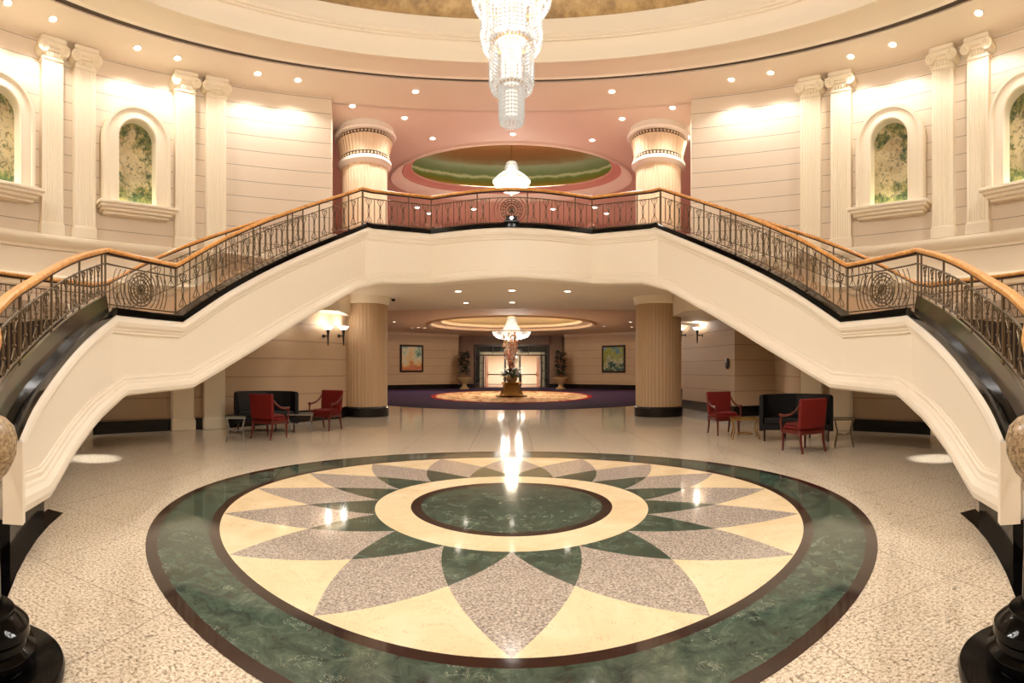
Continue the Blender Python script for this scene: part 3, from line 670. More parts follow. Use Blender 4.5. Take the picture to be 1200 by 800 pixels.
for s, nm in ((-1, 'left'), (1, 'right')):
    sg = -s if False else (1 if s < 0 else -1)
    t = thing('staircase', 'cream plastered curved staircase with black coping on the %s side of the hall' % nm, 'staircase', (0, 0, 0), 0, 'grand staircases')
    st = loft(P_ST, N_ST, PANEL, sg).build('stringer', STAIRC, t, 20)
    loft(P_ST, N_ST, MTOP, sg).build('upper_moulding', STAIRC, st, 25)
    loft(P_ST, N_ST, MBOT, sg).build('lower_moulding', STAIRC, st, 25)
    loft(P_ST, N_ST, COPE, sg).build('coping', BLACK, t, 25)
    # upright end moulding at the foot
    e = P_ST[1]; n0 = N_ST[1]; d0 = (Vector(P_ST[3][:2])-Vector(P_ST[0][:2])).normalized(); mb = MB()
    for a, b, u in ((.0, .09, .16), (.1, .15, .13), (.16, .30, .11), (.31, .33, .05)):
        pp = []
        for dd, uu in ((a, -.02), (a, u), (b, u), (b, -.02)): pp.append((sg*(P_ST[0][0]+d0.x*dd+n0.x*uu), P_ST[0][1]+d0.y*dd+n0.y*uu))
        mb.prism(pp, P_ST[1][3]-.0, P_ST[1][2]-.02)
    mb.build('end_moulding', STAIRC, st, 0)
    # black plinth under the foot
    k = XS_STAIR.index(45)+1
    PP = [(p[0], p[1], p[3], 0) for p in P_ST[:k]]
    loft(PP, N_ST[:k], [(-.35, 't', .01), (.06, 't', .01), (.06, 'b', 0), (-.35, 'b', 0)], sg).build('plinth', BLACK, t, 20, label='black granite plinth')
    # upstand of polished stone along the lower flight
    U = P_ST[:iA+1]
    loft(U, N_ST[:iA+1], [(-.14, 't', .12), (-.04, 't', .12), (-.08, 't', .33), (-.12, 't', .33)], sg).build('upstand', UPST, t, 20, label='polished stone upstand mottled brown and green')
    # steps: lower flight, landing, upper flight
    inn = offs(P_ST, N_ST, -.3); out = [(p[0]-n.x*outw(i), p[1]-n.y*outw(i), p[2]) for i, (p, n) in enumerate(zip(P_ST, N_ST))]
    def flight(i0, i1, h0, h1, ns, name, mt):
        a = [(p[0], p[1], 0) for p in inn[i0:i1+1]]; b = [(p[0], p[1], 0) for p in out[i0:i1+1]]; la, lb = arclen(a), arclen(b); mb = MB()
        for k in range(ns):
            z = h0+(h1-h0)*(k+1)/(ns+1)
            q = [along(a, la, la[-1]*k/ns)[0], along(a, la, la[-1]*(k+1)/ns)[0], along(b, lb, lb[-1]*(k+1)/ns)[0], along(b, lb, lb[-1]*k/ns)[0]]
            mb.prism([(sg*v.x, v.y) for v in q], max(z-.34, .002), z)
        return mb.build(name, mt, t, 0)
    flight(0, iA, 0.0, 2.35, 14, 'lower_steps', TREAD); flight(iB, len(P_ST)-1, 2.35, 5.06, 16, 'upper_steps', TREADB)
    q = [inn[iA], inn[iB], out[iB], out[iA]]
    MB().prism([(sg*v[0], v[1]) for v in q], 2.05, 2.35).build('landing', TREAD, t, 0)
    # ---- railings
    def rl(i0, i1, u, dz, rev=False): return [(sg*x, y, z) for x, y, z in offs(P_ST, N_ST, u, dz)[i0:i1+1]]
    low = rl(0, iA, -.1, .12); ex = [(sg*-2.45, 1.52, .58), (sg*-2.9, 1.87, .78)]
    railing('wrought iron railing with wooden handrail along the curved lower flight of the %s staircase' % nm, ex+low, 'staircase railings', z_bot=.26)
    lnd = rl(iA, iB, -.1, .12); LL = arclen(lnd)[-1]
    railing('short level railing with round iron fan on the landing of the %s staircase' % nm, lnd, 'staircase railings', z_bot=.06, post=20, ornament=[(LL*.5, 1.4, 0)], skip=[(.1, LL-.1)])
    railing('wrought iron railing with wooden handrail along the upper flight of the %s staircase' % nm, rl(iB, len(P_ST)-1, -.1, .12), 'staircase railings')
    wl = [(sg*(p[0]+n.x*.06), p[1]+n.y*.06, z[2]+.12) for p, n, z in zip(out, N_ST, P_ST)]
    railing('wall-side iron railing behind the %s staircase' % nm, wl[4:-1], 'staircase railings')
# balcony
XB = XS_BAL; PB0 = [station(x) for x in XB]
PB = PB0+[(-p[0], p[1], p[2], p[3]) for p in reversed(PB0[:-1])]; NB = normals(P_ST[-2:-1]+PB+[(-P_ST[-2][0],)+P_ST[-2][1:]])[1:-1]
t = thing('balcony', 'cream curved balcony front with black coping spanning between the two staircases', 'balcony')
f = loft(PB, NB, PANEL).build('fascia', STAIRC, t, 20)
loft(PB, NB, MTOP).build('upper_moulding', STAIRC, f, 25); loft(PB, NB, MBOT).build('lower_moulding', STAIRC, f, 25)
loft(PB, NB, COPE).build('coping', BLACK, t, 25)
rb = offs(PB, NB, -.1, .12); iD = XB.index(505); nB = len(PB)
railing('angled balcony railing left of centre beside the left staircase top', rb[:iD+1], 'balcony railings', name='balcony_railing', step=.165, post=8)
c = rb[iD:nB-iD]; LL = arclen(c)[-1]
railing('bowed centre balcony railing with round spoked emblem', c, 'balcony railings', ornament=[(LL/2, 1.0, 0)], skip=[(LL/2-.5, LL/2+.5)], name='balcony_railing', step=.165, post=8)
railing('angled balcony railing right of centre beside the right staircase top', rb[nB-iD-1:], 'balcony railings', name='balcony_railing', step=.165, post=8)
# black stone bands on the floor beside the stair feet, and newel posts
EDGE = [(74, 601), (58, 615), (44, 631), (31, 651), (20, 672), (7, 705), (2, 722)]
for s, nm in ((-1, 'left'), (1, 'right')):
    g = [fl(x, y) for x, y in EDGE]; pts = [(p.x, p.y) for p in g]+[(-2.35, 1.5), (-2.8, 1.6), (-3.45, 2.2), (-3.95, 2.9), (-4.35, 3.5)]
    o = MB().prism([(-s*x, y) for x, y in pts], .0005, .004).build('floor_border', BLACK, None, 0)
    tag(o, 'black polished stone floor band curving round the foot of the %s staircase' % nm, 'floor inlay', 'stair foot floor bands')
    n_ = thing('newel_post', 'black newel post with speckled granite cap at the %s edge of the photo' % nm, 'newel post', (s*2.21, 1.37, 0), 0, 'newel posts')
    MB().lathe([(.40, .005), (.405, .05), (.395, .07)], 64).build('base_disc', BLACK, n_)
    MB().lathe([(.25, .07), (.265, .10), (.26, .14), (.22, .16), (.215, .19), (.23, .21), (.225, .25), (.19, .28), (.15, .30), (.15, .32)], 48).build('stepped_base', BLACK, n_)
    MB().lathe([(.085, .31), (.078, .6), (.075, .9)], 32).build('shaft', BLACK, n_)
    mb = MB(); nn = 40; vs = []; prof = [(.075, .88), (.085, .92), (.08, .95), (.12, .99), (.15, 1.05), (.165, 1.09), (.168, 1.16), (.15, 1.22), (.11, 1.26), (.05, 1.285), (.001, 1.29)]
    for r, z in prof:
        for i in range(nn):
            a = 2*PI*i/nn; k = 1-.05*abs(sin(4*a))*(1 if .97 < z < 1.12 else .2); vs.append((r*k*cos(a), r*k*sin(a), z))
    mb.add(vs, [(k*nn+i, k*nn+(i+1) % nn, (k+1)*nn+(i+1) % nn, (k+1)*nn+i) for k in range(len(prof)-1) for i in range(nn)]).build('cap', GRN, n_, label='speckled granite cap')
# ================================================================ CHANDELIERS AND LAMPS
def crystal_tier(r, z0, z1, n, rows):
    mb = MB(); dz = (z1-z0)/rows
    for i in range(n):
        a = 2*PI*i/n
        for k in range(rows): mb.octa((r*cos(a), r*sin(a), z1-dz*(k+.5)), .017, dz*.52)
    return mb
t = thing('crystal_chandelier', 'long tiered crystal chandelier hanging from the gold dome', 'chandelier', (0, 5.6, 4.2))
tiers = [(.13, 0, .36, 28, 9, .0), (.235, .36, .80, 34, 11, 0), (.325, .80, 1.24, 46, 11, 0), (.42, 1.24, 1.9, 58, 14, 0), (.55, 1.9, 2.6, 70, 14, 0), (.68, 2.6, 3.3, 80, 13, 0)]
for r, z0, z1, n, rows, _ in tiers:
    tr = crystal_tier(r, z0, z1, n, rows).build('crystal_tier', CRYS, t, 0, kind='stuff')
    mb = crystal_tier(r*.80, z0-.03, z1-.02, max(12, int(n*.6)), rows); mb.build('inner_strands', CRYS, tr, 0, kind='stuff')
    MB().lathe([(r*.82, z1-.01), (r*1.02, z1-.01), (r*1.02, z1+.02), (r*.82, z1+.02)], 48, close=True).build('rim_band', BRASS, tr)
    mb = MB()
    for i in range(n): a = 2*PI*i/n; mb.octa((r*.9*cos(a), r*.9*sin(a), z0-.035), .02, .035)
    mb.build('hem_drops', CRYS, tr, 0, kind='stuff')
    MB().lathe([(r*.5, z0+.06), (r*.5, z1-.06)], 20).build('lamp_core', CORE, tr)
MB().tube([(0, 0, 3.2), (0, 0, 9.35)], .03, 8).build('hanging_rod', BRASS, t)
for z, e in ((1.0, 330), (2.2, 480), (3.2, 480)): lamp('POINT', 'chandelier_lamp', (0, 5.6, 4.2+z), e, (1, .975, .935), .5)
t = thing('basket_chandelier', 'glowing tent-shaped basket chandelier in the lobby hall beyond the columns', 'chandelier', (0, 30.6, 3.28))
mb = MB(); n = 44
for i in range(n):
    a = 2*PI*i/n
    for k in range(12): q = k/11; r = .22+.42*(q**1.6); mb.octa((r*cos(a), r*sin(a), 1.28-.85*q), .03, .05)
mb.build('tent_strands', CRYS2, t, 0, kind='stuff')
mb = MB()
for i in range(56):
    a = 2*PI*i/56
    for k in range(8): q = k/7; r = 1.06*cos(q*1.4)+.05; mb.octa((r*cos(a), r*sin(a), .42-.40*sin(q*1.5)), .045, .06)
mb.build('basket_strands', CRYS2, t, 0, kind='stuff')
MB().lathe([(1.06, .42), (1.1, .42), (1.1, .48), (1.06, .48)], 64, close=True).build('rim_band', BRASS, t)
MB().lathe([(.2, 1.26), (.26, 1.28), (.2, 1.34)], 32).build('crown', BRASS, t)
MB().lathe([(.5, .12), (.75, .25), (.55, .4), (.25, 1.0), (.12, 1.2)], 32).build('lamp_core', CORE, t)
MB().tube([(0, 0, 1.3), (0, 0, 2.05)], .03, 8).build('hanging_rod', BRASS, t)
lamp('POINT', 'hall_chandelier_lamp', (0, 30.6, 3.1), 330, (1, .93, .84), .6)
lamp('POINT', 'hall_dome_fill', (0, 30.6, 4.75), 350, (1, .82, .6), .3)  # added lamp above the chandelier, brightens the hall dome
t = thing('bowl_chandelier', 'bright bowl chandelier under the painted oval dome above the balcony rail', 'chandelier', (0, 19.6, 8.2))
MB().lathe([(.03, -.12), (.06, -.06), (.02, 0), (.35, .05), (.6, .2), (.7, .36), (.66, .36), (.3, .1), (.02, .06)], 48).build('bowl', BOWL, t)
mb = MB()
for i in range(40):
    a = 2*PI*i/40
    for k in range(7): q = k/6; r = .70-.42*q; mb.octa((r*cos(a), r*sin(a), .4+.32*q*(1.4-.4*q)), .03, .04)
mb.build('crystal_dome', CRYS2, t, 0, kind='stuff')
MB().lathe([(.24, .7), (.26, .9), (.2, 1.1), (.12, 1.15)], 32).build('crystal_neck', CRYS2, t)
MB().tube([(0, 0, 1.1), (0, 0, 2.4)], .025, 8).build('hanging_rod', BRASS, t)
lamp('POINT', 'bowl_chandelier_lamp', (0, 19.6, 9.05), 70, (1, .95, .88), .28)
lamp('POINT', 'bowl_chandelier_downlight', (0, 19.6, 8.1), 60, (1, .93, .84), .4)
# ---- recessed downlights
RINGM = {}
def downlight(p, label, group, r=.085, lens=LENS):
    t = thing('downlight', label, 'downlight', (p[0], p[1], p[2]), 0, group)
    key = (r, lens.name)
    if key not in RINGM:
        a = MB().lathe([(r, -.002), (r*1.3, -.02), (r*1.42, -.004), (r*1.42, .0), (r, .0)], 24, close=True).build('trim_ring', WHITEP, t)
        b = MB().lathe([(.001, -.010), (r*.98, -.006), (r*.98, -.002)], 24).build('lens', lens, t); RINGM[key] = (a.data, b.data)
    else:
        for nme, d in zip(('trim_ring', 'lens'), RINGM[key]): o = bpy.data.objects.new(nme, d); C.objects.link(o); o.parent = t
    return t
def spot(p, power, ang=95, blend=.6, tilt=None, size=.06, col=(1, .965, .92)):
    return lamp('SPOT', 'downlight_beam', (p[0], p[1], p[2]-.06), power, col, size, tilt or (0, 0, 0), math.radians(ang), blend)
LEFT = [(9, 3), (62, 22), (161, 56), (208, 68), (302, 86), (349, 93.5)]; RIGHT = [(1147, 15), (1046, 52), (997, 66), (903, 85), (857, 93)]
o5 = ['first', 'second', 'third', 'fourth', 'fifth', 'sixth']
for i, (x, y) in enumerate(LEFT):
    p = ce(x, y); downlight(p, '%s from the left of the downlights washing the left rotunda wall' % o5[i], 'wall washing downlights', .078); spot(p, 38, 138, .45)
for i, (x, y) in enumerate(RIGHT):
    p = ce(x, y); downlight(p, '%s from the right of the downlights washing the right rotunda wall' % o5[i], 'wall washing downlights', .078); spot(p, 38, 138, .45)
# the same ring carries on round the part of the hall behind the viewer
for a in (-150, -120, -100, 100, 120, 150, 180):
    q = math.radians(a); spot((9.0*sin(q), CZ+9.0*cos(q), HC), 210, 130, .5)
MID = [(413, 124, 'above the left balcony column, on the wall side'), (487, 107, 'nearest the chandelier on its left'), (474, 138, 'just right of the left balcony column capital'), (507, 162, 'beside the left rim of the painted oval dome'),
       (601, 157, 'straight above the middle of the painted oval dome'), (694, 164, 'beside the right rim of the painted oval dome'), (729, 139, 'just left of the right balcony column capital'), (717, 107, 'nearest the chandelier on its right'), (788, 126, 'above the right balcony column, on the wall side'), (813, 152, 'beside the corner of the right upper wall, above the right column')]
for x, y, lb in MID:
    p = ce(x, y); downlight(p, 'small ceiling downlight '+lb, 'upper hall downlights', .08); spot(p, 100, 120, .8)
BACK = [(489, 243, 'left'), (503, 250, 'second from left'), (555, 245, 'third from left'), (600, 246, 'middle'), (648, 245, 'fourth from right'), (697, 243, 'second from right'), (711, 250, 'rightmost'), (814, 217, 'lone, by the right upper wall corner')]
for x, y, lb in BACK:
    p = ce(x, y); downlight(p, 'tiny downlight seen through the balcony railing: %s' % lb if 'lone' not in lb else 'tiny downlight just above the right handrail by the right upper wall corner', 'far upper hall downlights', .11); spot(p, 110, 130, .8)
SOF = [(537, 341, 'front row left'), (600, 340, 'front row middle'), (665, 341, 'front row right'), (546, 354.5, 'second row left'), (600, 354, 'second row middle')]
for x, y, lb in SOF:
    p = ce(x, y, 3.84); downlight(p, 'downlight in the ceiling under the balcony, '+lb, 'under-balcony downlights', .09); spot(p, 38, 120, .8)
HAL = [(483, 384, 'first over the left painting'), (490.5, 383.5, 'second over the left painting'), (498, 384, 'third over the left painting'), (708, 382, 'over the right painting'), (739, 377, 'by the right column, front'), (740.5, 383, 'by the right column, rear'),
       (462, 377, 'by the left column'), (543, 385.5, 'left of the lit oval cove, by the vestibule corner'), (657, 385.5, 'right of the lit oval cove, by the vestibule corner'), (574, 393, 'over the left door'), (627, 393, 'over the right door')]
for x, y, lb in HAL:
    p = ce(x, y, 4.31)
    if p.y > 43: p = Vector((p.x*43/p.y, 43.0, 4.31))
    downlight(p, 'tiny lobby hall downlight '+lb, 'lobby hall downlights', .10, LENS2)
    spot(p, 60 if y < 390 else 40, 110, .8, None, .06, (1, .93, .84))
for x in (-5, 0, 5): spot((x, 25.5, 4.3), 75, 130, .9, None, .1, (1, .93, .84))  # middle beam added without a fixture to brighten the flowers
for s in (-1, 1):     # over the lounges and under the stair landings
    lamp('SPOT', 'lounge_downlight', (s*6.0, 13.0, 3.15), 16, (1, .92, .8), .08, (0, 0, 0), math.radians(130), .9)
    px = 110 if s < 0 else 1097; p = fl(px, 537)
    downlight((p.x, p.y, 2.045), 'small downlight under the %s staircase landing' % ('left' if s < 0 else 'right'), 'landing downlights', .06)
    lamp('SPOT', 'landing_beam', (p.x, p.y, 2.0), 130, (1, .97, .92), .02, (0, 0, 0), math.radians(31), .8)
# niche lights are the strips; sconces
def sconce(x, y, rho, ang, label):
    p = at(x, y, rho)
    t = thing('wall_sconce', label, 'wall lamp', p, ang, 'torch wall sconces')
    MB().lathe([(.015, .06), (.10, .07), (.155, .14), (.16, .16), (.145, .16), (.09, .09), (.01, .08)], 32, (0, -.2, 0)).build('bowl', BOWL, t, label='glowing glass bowl')
    MB().lathe([(.012, -.42), (.022, -.34), (.03, -.1), (.05, .02), (.055, .05), (.03, .07)], 20, (0, -.2, 0)).build('torch_stem', BLACKP, t)
    MB().tube([(0, -.2, -.12), (0, 0, -.12)], .02, 8).build('bracket_arm', BLACKP, t)
    MB().lathe([(.055, -.0), (.055, .02)], 20).build('wall_plate', BLACKP, t); t.children[-1].location = (0, 0, -.12); t.children[-1].rotation_euler = (PI/2, 0, 0)
    lamp('POINT', 'sconce_lamp', t.matrix_basis @ Vector((0, -.22, .26)), 3.2, (1, .95, .87), .06)
# wall line of the left lobby: from LW to (-5.17,15.1); right: (6.92,15.1) to (6.62,19.4)
def wallhit(x, a, b, o=.0):
    t_ = th(x); d = Vector((b[0]-a[0], b[1]-a[1])); den = d.x*cos(t_)-d.y*sin(t_); k = (a[1]*sin(t_)-a[0]*cos(t_))/den; p = Vector(a)+d*k; return p.length-o, d
for x, lb in ((379, 'black torch wall sconce with glowing bowl left of the left lobby column, further from it'), (397, 'black torch wall sconce half hidden by the left lobby column')):
    rho, d = wallhit(x, (-7.02, 11.3), (-5.17, 15.1), .0); n = Vector((d.y, -d.x)).normalized(); sconce(x, 389, rho-.015, math.atan2(n.x, -n.y), lb)
for x, lb in ((823, 'black torch wall sconce with glowing bowl right of the right lobby column, further from it'), (803.5, 'black torch wall sconce half hidden by the right lobby column')):
    rho, d = wallhit(x, (6.92, 15.1), (6.62, 19.4)); n = Vector((-d.y, d.x)).normalized(); sconce(x, 389, rho-.015, math.atan2(n.x, -n.y), lb)
rho, d = wallhit(853, (6.92, 15.1), (6.62, 19.4)); n = Vector((-d.y, d.x)).normalized(); p = at(853, 426, rho-.01)
t = thing('wall_fixture', 'small black oval fixture on the wall right of the torch sconces', 'wall fixture', p, math.atan2(n.x, -n.y))
MB().lathe([(.16, 0), (.16, .03), (.12, .07), (.01, .085)], 32).build('oval_housing', BLACKP, t); t.children[0].rotation_euler = (PI/2, 0, 0); t.children[0].scale = (.8, 1.15, 1)
MB().lathe([(.05, .06), (.05, .10), (.01, .11)], 20).build('front_knob', STEEL, t); t.children[1].rotation_euler = (PI/2, 0, 0)
p = at(461, 361, 17.0); p.z = 3.84
t = thing('ceiling_camera', 'small black dome camera on the ceiling by the left lobby column', 'camera', p)
MB().lathe([(.10, 0), (.10, -.02), (.07, -.03)], 24).build('mount', WHITEP, t); MB().lathe([(.07, -.03), (.065, -.07), (.04, -.10), (.001, -.11)], 24).build('dome', BLACKP, t)
t = thing('spotlight', 'small black projector lamp on the coping at the middle of the balcony', 'lamp', (0, 13.24, 5.247))
MB().bbox(-.2, .2, -.08, .06, 0, .05, .01).build('foot', BLACKP, t); MB().tube([(-.14, 0, .10), (.14, 0, .10)], [.075, .075], 16).build('lamp_body', BLACKP, t); MB().tube([(0, -.05, .1), (0, -.085, .1)], .05, 16).build('lens', STEEL, t)

# ================================================================ FURNITURE
def chair(label, loc, rz):      # faces local -Y
    t = thing('armchair', label, 'armchair', loc, rz, 'red lounge armchairs')
    MB().bbox(-.27, .27, -.28, .26, .40, .47, .025).bbox(-.25, .25, -.27, .24, .46, .52, .03).build('seat', REDF, t)
    fr = MB().bbox(-.285, .285, -.29, .28, .33, .405, .01); fr.build('seat_rail', REDW, t)
    b = MB().add([(-.29,.20,.44),(.29,.20,.44),(.29,.30,.44),(-.29,.30,.44),(-.31,.27,.98),(.31,.27,.98),(.31,.35,.98),(-.31,.35,.98)], [(0,3,2,1),(4,5,6,7),(0,1,5,4),(1,2,6,5),(2,3,7,6),(3,0,4,7)])
    bo = b.build('backrest', REDF, t); md_ = bo.modifiers.new('bevel', 'BEVEL'); md_.width = .025; md_.segments = 3
    for sx in (-1, 1):
        MB().tube([(sx*.30, .29, .86), (sx*.31, .18, .76), (sx*.315, .02, .68), (sx*.315, -.18, .655), (sx*.315, -.29, .66)], [.02, .022, .024, .026, .03], 8).build('armrest', REDW, t)
        MB().tube([(sx*.29, -.27, .36), (sx*.315, -.27, .52), (sx*.315, -.25, .66)], [.024, .018, .022], 8).build('arm_support', REDW, t)
        MB().tube([(sx*.265, -.265, .38), (sx*.26, -.268, .2), (sx*.262, -.275, .0)], [.03, .024, .017], 8).build('leg', REDW, t)
        MB().tube([(sx*.265, .255, .42), (sx*.262, .27, .2), (sx*.265, .33, .0)], [.03, .025, .018], 8).build('leg', REDW, t)
    return t
def settee(label, loc, rz):      # high U-shaped back, opens to local -Y
    t = thing('settee', label, 'settee', loc, rz, 'black settees'); t.scale = (.9, .95, 1)
    plan = [(-.86, -.42), (-.80, .10), (-.12, .42), (.12, .42), (.80, .10), (.86, -.42)]
    MB().sweep([(x, y, 0) for x, y in plan], [(-.09, .22), (.0, .22), (.0, .93), (-.03, .97), (-.07, .97), (-.09, .93)]).build('backrest', BLKF, t)
    MB().prism([(-.77, -.44), (.77, -.44), (.70, .06), (.10, .32), (-.10, .32), (-.70, .06)], .24, .36).build('seat_base', BLKF, t, 0)
    o = MB().prism([(-.74, -.46), (.74, -.46), (.68, .05), (.10, .30), (-.10, .30), (-.68, .05)], .365, .50).build('seat_cushion', BLKF, t, 0); m_ = o.modifiers.new('bevel', 'BEVEL'); m_.width = .03; m_.segments = 3
    for x, y in ((-.74, -.40), (.74, -.40), (-.3, .22), (.3, .22)): MB().tube([(x, y, .25), (x, y, 0)], [.03, .02], 8).build('leg', DARKW, t)
    return t
def table(label, loc, rz, w, d, h, metal, ringed=False, group=None):
    t = thing('side_table', label, 'table', loc, rz, group)
    MB().bbox(-w/2, w/2, -d/2, d/2, h-.012, h, .004).build('glass_top', GLASS, t)
    MB().sweep([(-w/2+.01, -d/2+.01, 0), (w/2-.01, -d/2+.01, 0), (w/2-.01, d/2-.01, 0), (-w/2+.01, d/2-.01, 0)], [(-.015, h-.04), (.015, h-.04), (.015, h-.013), (-.015, h-.013)], closed=True).build('top_frame', metal, t)
    for sx in (-1, 1):
        for sy in (-1, 1): MB().tube([(sx*(w/2-.02), sy*(d/2-.02), h-.03), (sx*(w/2-.07), sy*(d/2-.06), h*.5), (sx*(w/2-.02), sy*(d/2-.02), 0)], .013, 8).build('leg', metal, t)
    if ringed: MB().lathe([(min(w, d)*.30, .10), (min(w, d)*.33, .10), (min(w, d)*.33, .12), (min(w, d)*.30, .12)], 32, close=True).build('ring_stretcher', metal, t)
    else: MB().tube([(-(w/2-.06), -(d/2-.05), h*.45), (0, 0, h*.40), ((w/2-.06), (d/2-.05), h*.45)], .009, 6).tube([(-(w/2-.06), (d/2-.05), h*.45), (0, 0, h*.40), ((w/2-.06), -(d/2-.05), h*.45)], .009, 6).build('cross_brace', metal, t)
    return t
def polar(x, rho): return (rho*sin(th(x)), rho*cos(th(x)), 0)
chair('red armchair seen from behind in front of the left black settee', polar(316, 11.4), math.radians(170))
chair('red armchair facing the table beside the left lobby column', polar(382, 13.0), math.radians(-12))
chair('red armchair turned to the viewer beside the right lobby column', polar(848, 12.1), math.radians(0))
chair('red armchair seen from behind in front of the right black settee', polar(941, 9.6), math.radians(186))
settee('black high-backed settee behind the red armchairs by the left wall', polar(311, 12.75), math.radians(30))
settee('black high-backed settee behind the red armchairs by the right wall', polar(934, 11.2), math.radians(-34))
table('glass-topped metal table between the two left red armchairs', polar(352, 12.5), math.radians(20), .62, .5, .46, STEEL, False, 'lounge tables')
table('slim metal side table at the outer end of the left settee', polar(276, 10.95), math.radians(30), .42, .42, .52, STEEL, False, 'lounge tables')
table('glass-topped brass table with ring stretcher beside the right settee', polar(873, 11.35), math.radians(-20), .62, .55, .46, BRASS, True, 'lounge tables')
table('dark metal side table at the outer end of the right settee', polar(989, 10.2), math.radians(-35), .40, .40, .56, IRON, False, 'lounge tables')
# paintings
def hang(name, label, xc, yc, wpx, hpx, seg, m):
    rho, d = wallhit(xc, *seg); n = Vector((d.y, -d.x)).normalized()
    if n.y > 0: n = -n
    p = at(xc, yc, rho-.05); t = thing('framed_painting', label, 'painting', p, math.atan2(n.x, -n.y), 'lobby hall paintings')
    fc = abs(n.y*cos(th(xc))+n.x*sin(th(xc))); w = wpx*rho/F/max(fc, .5); h = hpx*rho/F; b = .14
    MB().bbox(-w/2, w/2, -.07, .03, h/2-b, h/2, .02).bbox(-w/2, w/2, -.07, .03, -h/2, -h/2+b, .02).bbox(-w/2, -w/2+b, -.07, .03, -h/2+b, h/2-b, .02).bbox(w/2-b, w/2, -.07, .03, -h/2+b, h/2-b, .02).build('frame', DARKW, t)
    MB().box(-w/2+b*.8, w/2-b*.8, -.03, .0, -h/2+b*.8, h/2-b*.8).build('canvas', m, t, 0)
PIC1 = picture('painting_warm', [(.05, (200, 140, 110)), (.25, (208, 112, 60)), (.4, (226, 196, 140)), (.6, (220, 212, 186)), (.8, (150, 186, 170)), (.95, (60, 84, 66))], 1.3, 2)
PIC2 = picture('painting_green', [(.05, (30, 70, 90)), (.25, (40, 84, 66)), (.4, (196, 190, 160)), (.52, (120, 130, 50)), (.66, (170, 170, 80)), (.8, (60, 120, 150)), (.95, (170, 200, 210))], 1.6, 5)
hang('p', 'framed painting in warm orange and cream tones on the left hall wall', 482.5, 420, 27, 32, ((-9.4, 37.1), (-7.2, 39.2)), PIC1)
hang('p', 'framed painting of green and blue foliage on the right hall wall', 719, 420.5, 27, 32, ((9.4, 37.1), (7.2, 39.2)), PIC2)
# flower stand
t = thing('flower_pedestal', 'bronze flared pedestal in the middle of the oval rug', 'pedestal', (0, 28.2, .026))
MB().lathe([(.82, 0), (.80, .06), (.62, .16), (.48, .45), (.46, .68), (.56, .76), (.58, .80), (.3, .80)], 8).build('body', BRASS, t, 20)
MB().lathe([(.72, .03), (.86, .03), (.86, .08), (.72, .08)], 8, close=True).build('foot_rim', DARKB, t, 20)
fa = thing('flower_arrangement', 'tall arrangement of twigs and pale blossoms standing on the bronze pedestal', 'flowers', (0, 28.2, .827))
MB().lathe([(.22, 0), (.30, .10), (.32, .26), (.24, .34)], 32).build('vase', TERRA, fa)
rnd = random.Random(3)
def leafblade(mb, p, d, L, w):
    p = Vector(p); d = Vector(d).normalized(); sd = d.cross(Vector((0, 0, 1))).normalized()*w; up = sd.cross(d).normalized()*w*.3
    q = p+d*L*.5+Vector((0, 0, L*.08)); e = p+d*L-Vector((0, 0, L*.12)); mb.add([p, q+sd, e, q-sd, q+up], [(0, 1, 4), (1, 2, 4), (2, 3, 4), (3, 0, 4)])
mb = MB()
for k in range(130):
    a = rnd.uniform(0, 2*PI); e = rnd.uniform(-.2, .9); leafblade(mb, (.2*cos(a), .2*sin(a), .3+rnd.uniform(-.05, .25)), (cos(a), sin(a), e), rnd.uniform(.35, .62), .07)
mb.build('greenery', LEAF, fa, 0)
mb = MB(); tips = []
for k in range(26):
    a = rnd.uniform(0, 2*PI); sp_ = rnd.uniform(.05, .5); h = rnd.uniform(1.1, 2.35)
    if k > 18: h = rnd.uniform(1.9, 2.4); sp_ *= .5
    pts = [(.05*cos(a), .05*sin(a), .25)]+[(sp_*q*cos(a)+rnd.uniform(-.03, .03), sp_*q*sin(a)+rnd.uniform(-.03, .03), .25+h*q) for q in (.3, .6, .8, 1)]
    mb.tube(pts, [.022, .018, .014, .010, .006], 5); tips.append(pts)
mb.build('twigs', TWIG, fa)
for nm2, m2, ks in (('white_blossoms', PETALW, range(0, 26, 2)), ('pink_blossoms', PETALP, range(1, 26, 2))):
    mb = MB()
    for k in ks:
        for q in tips[k][2:]:
            for j in range(5): mb.ball((q[0]+rnd.uniform(-.09, .09), q[1]+rnd.uniform(-.09, .09), q[2]+rnd.uniform(-.14, .14)), rnd.uniform(.035, .07), 6, 4)
    mb.build(nm2, m2, fa)
mb = MB()
for k in range(34):
    a = rnd.uniform(0, 2*PI); r = rnd.uniform(.2, .55); mb.ball((r*cos(a), r*sin(a), .45+rnd.uniform(-.12, .3)), rnd.uniform(.05, .09), 7, 5)
mb.build('low_blossoms', PETALW, fa)
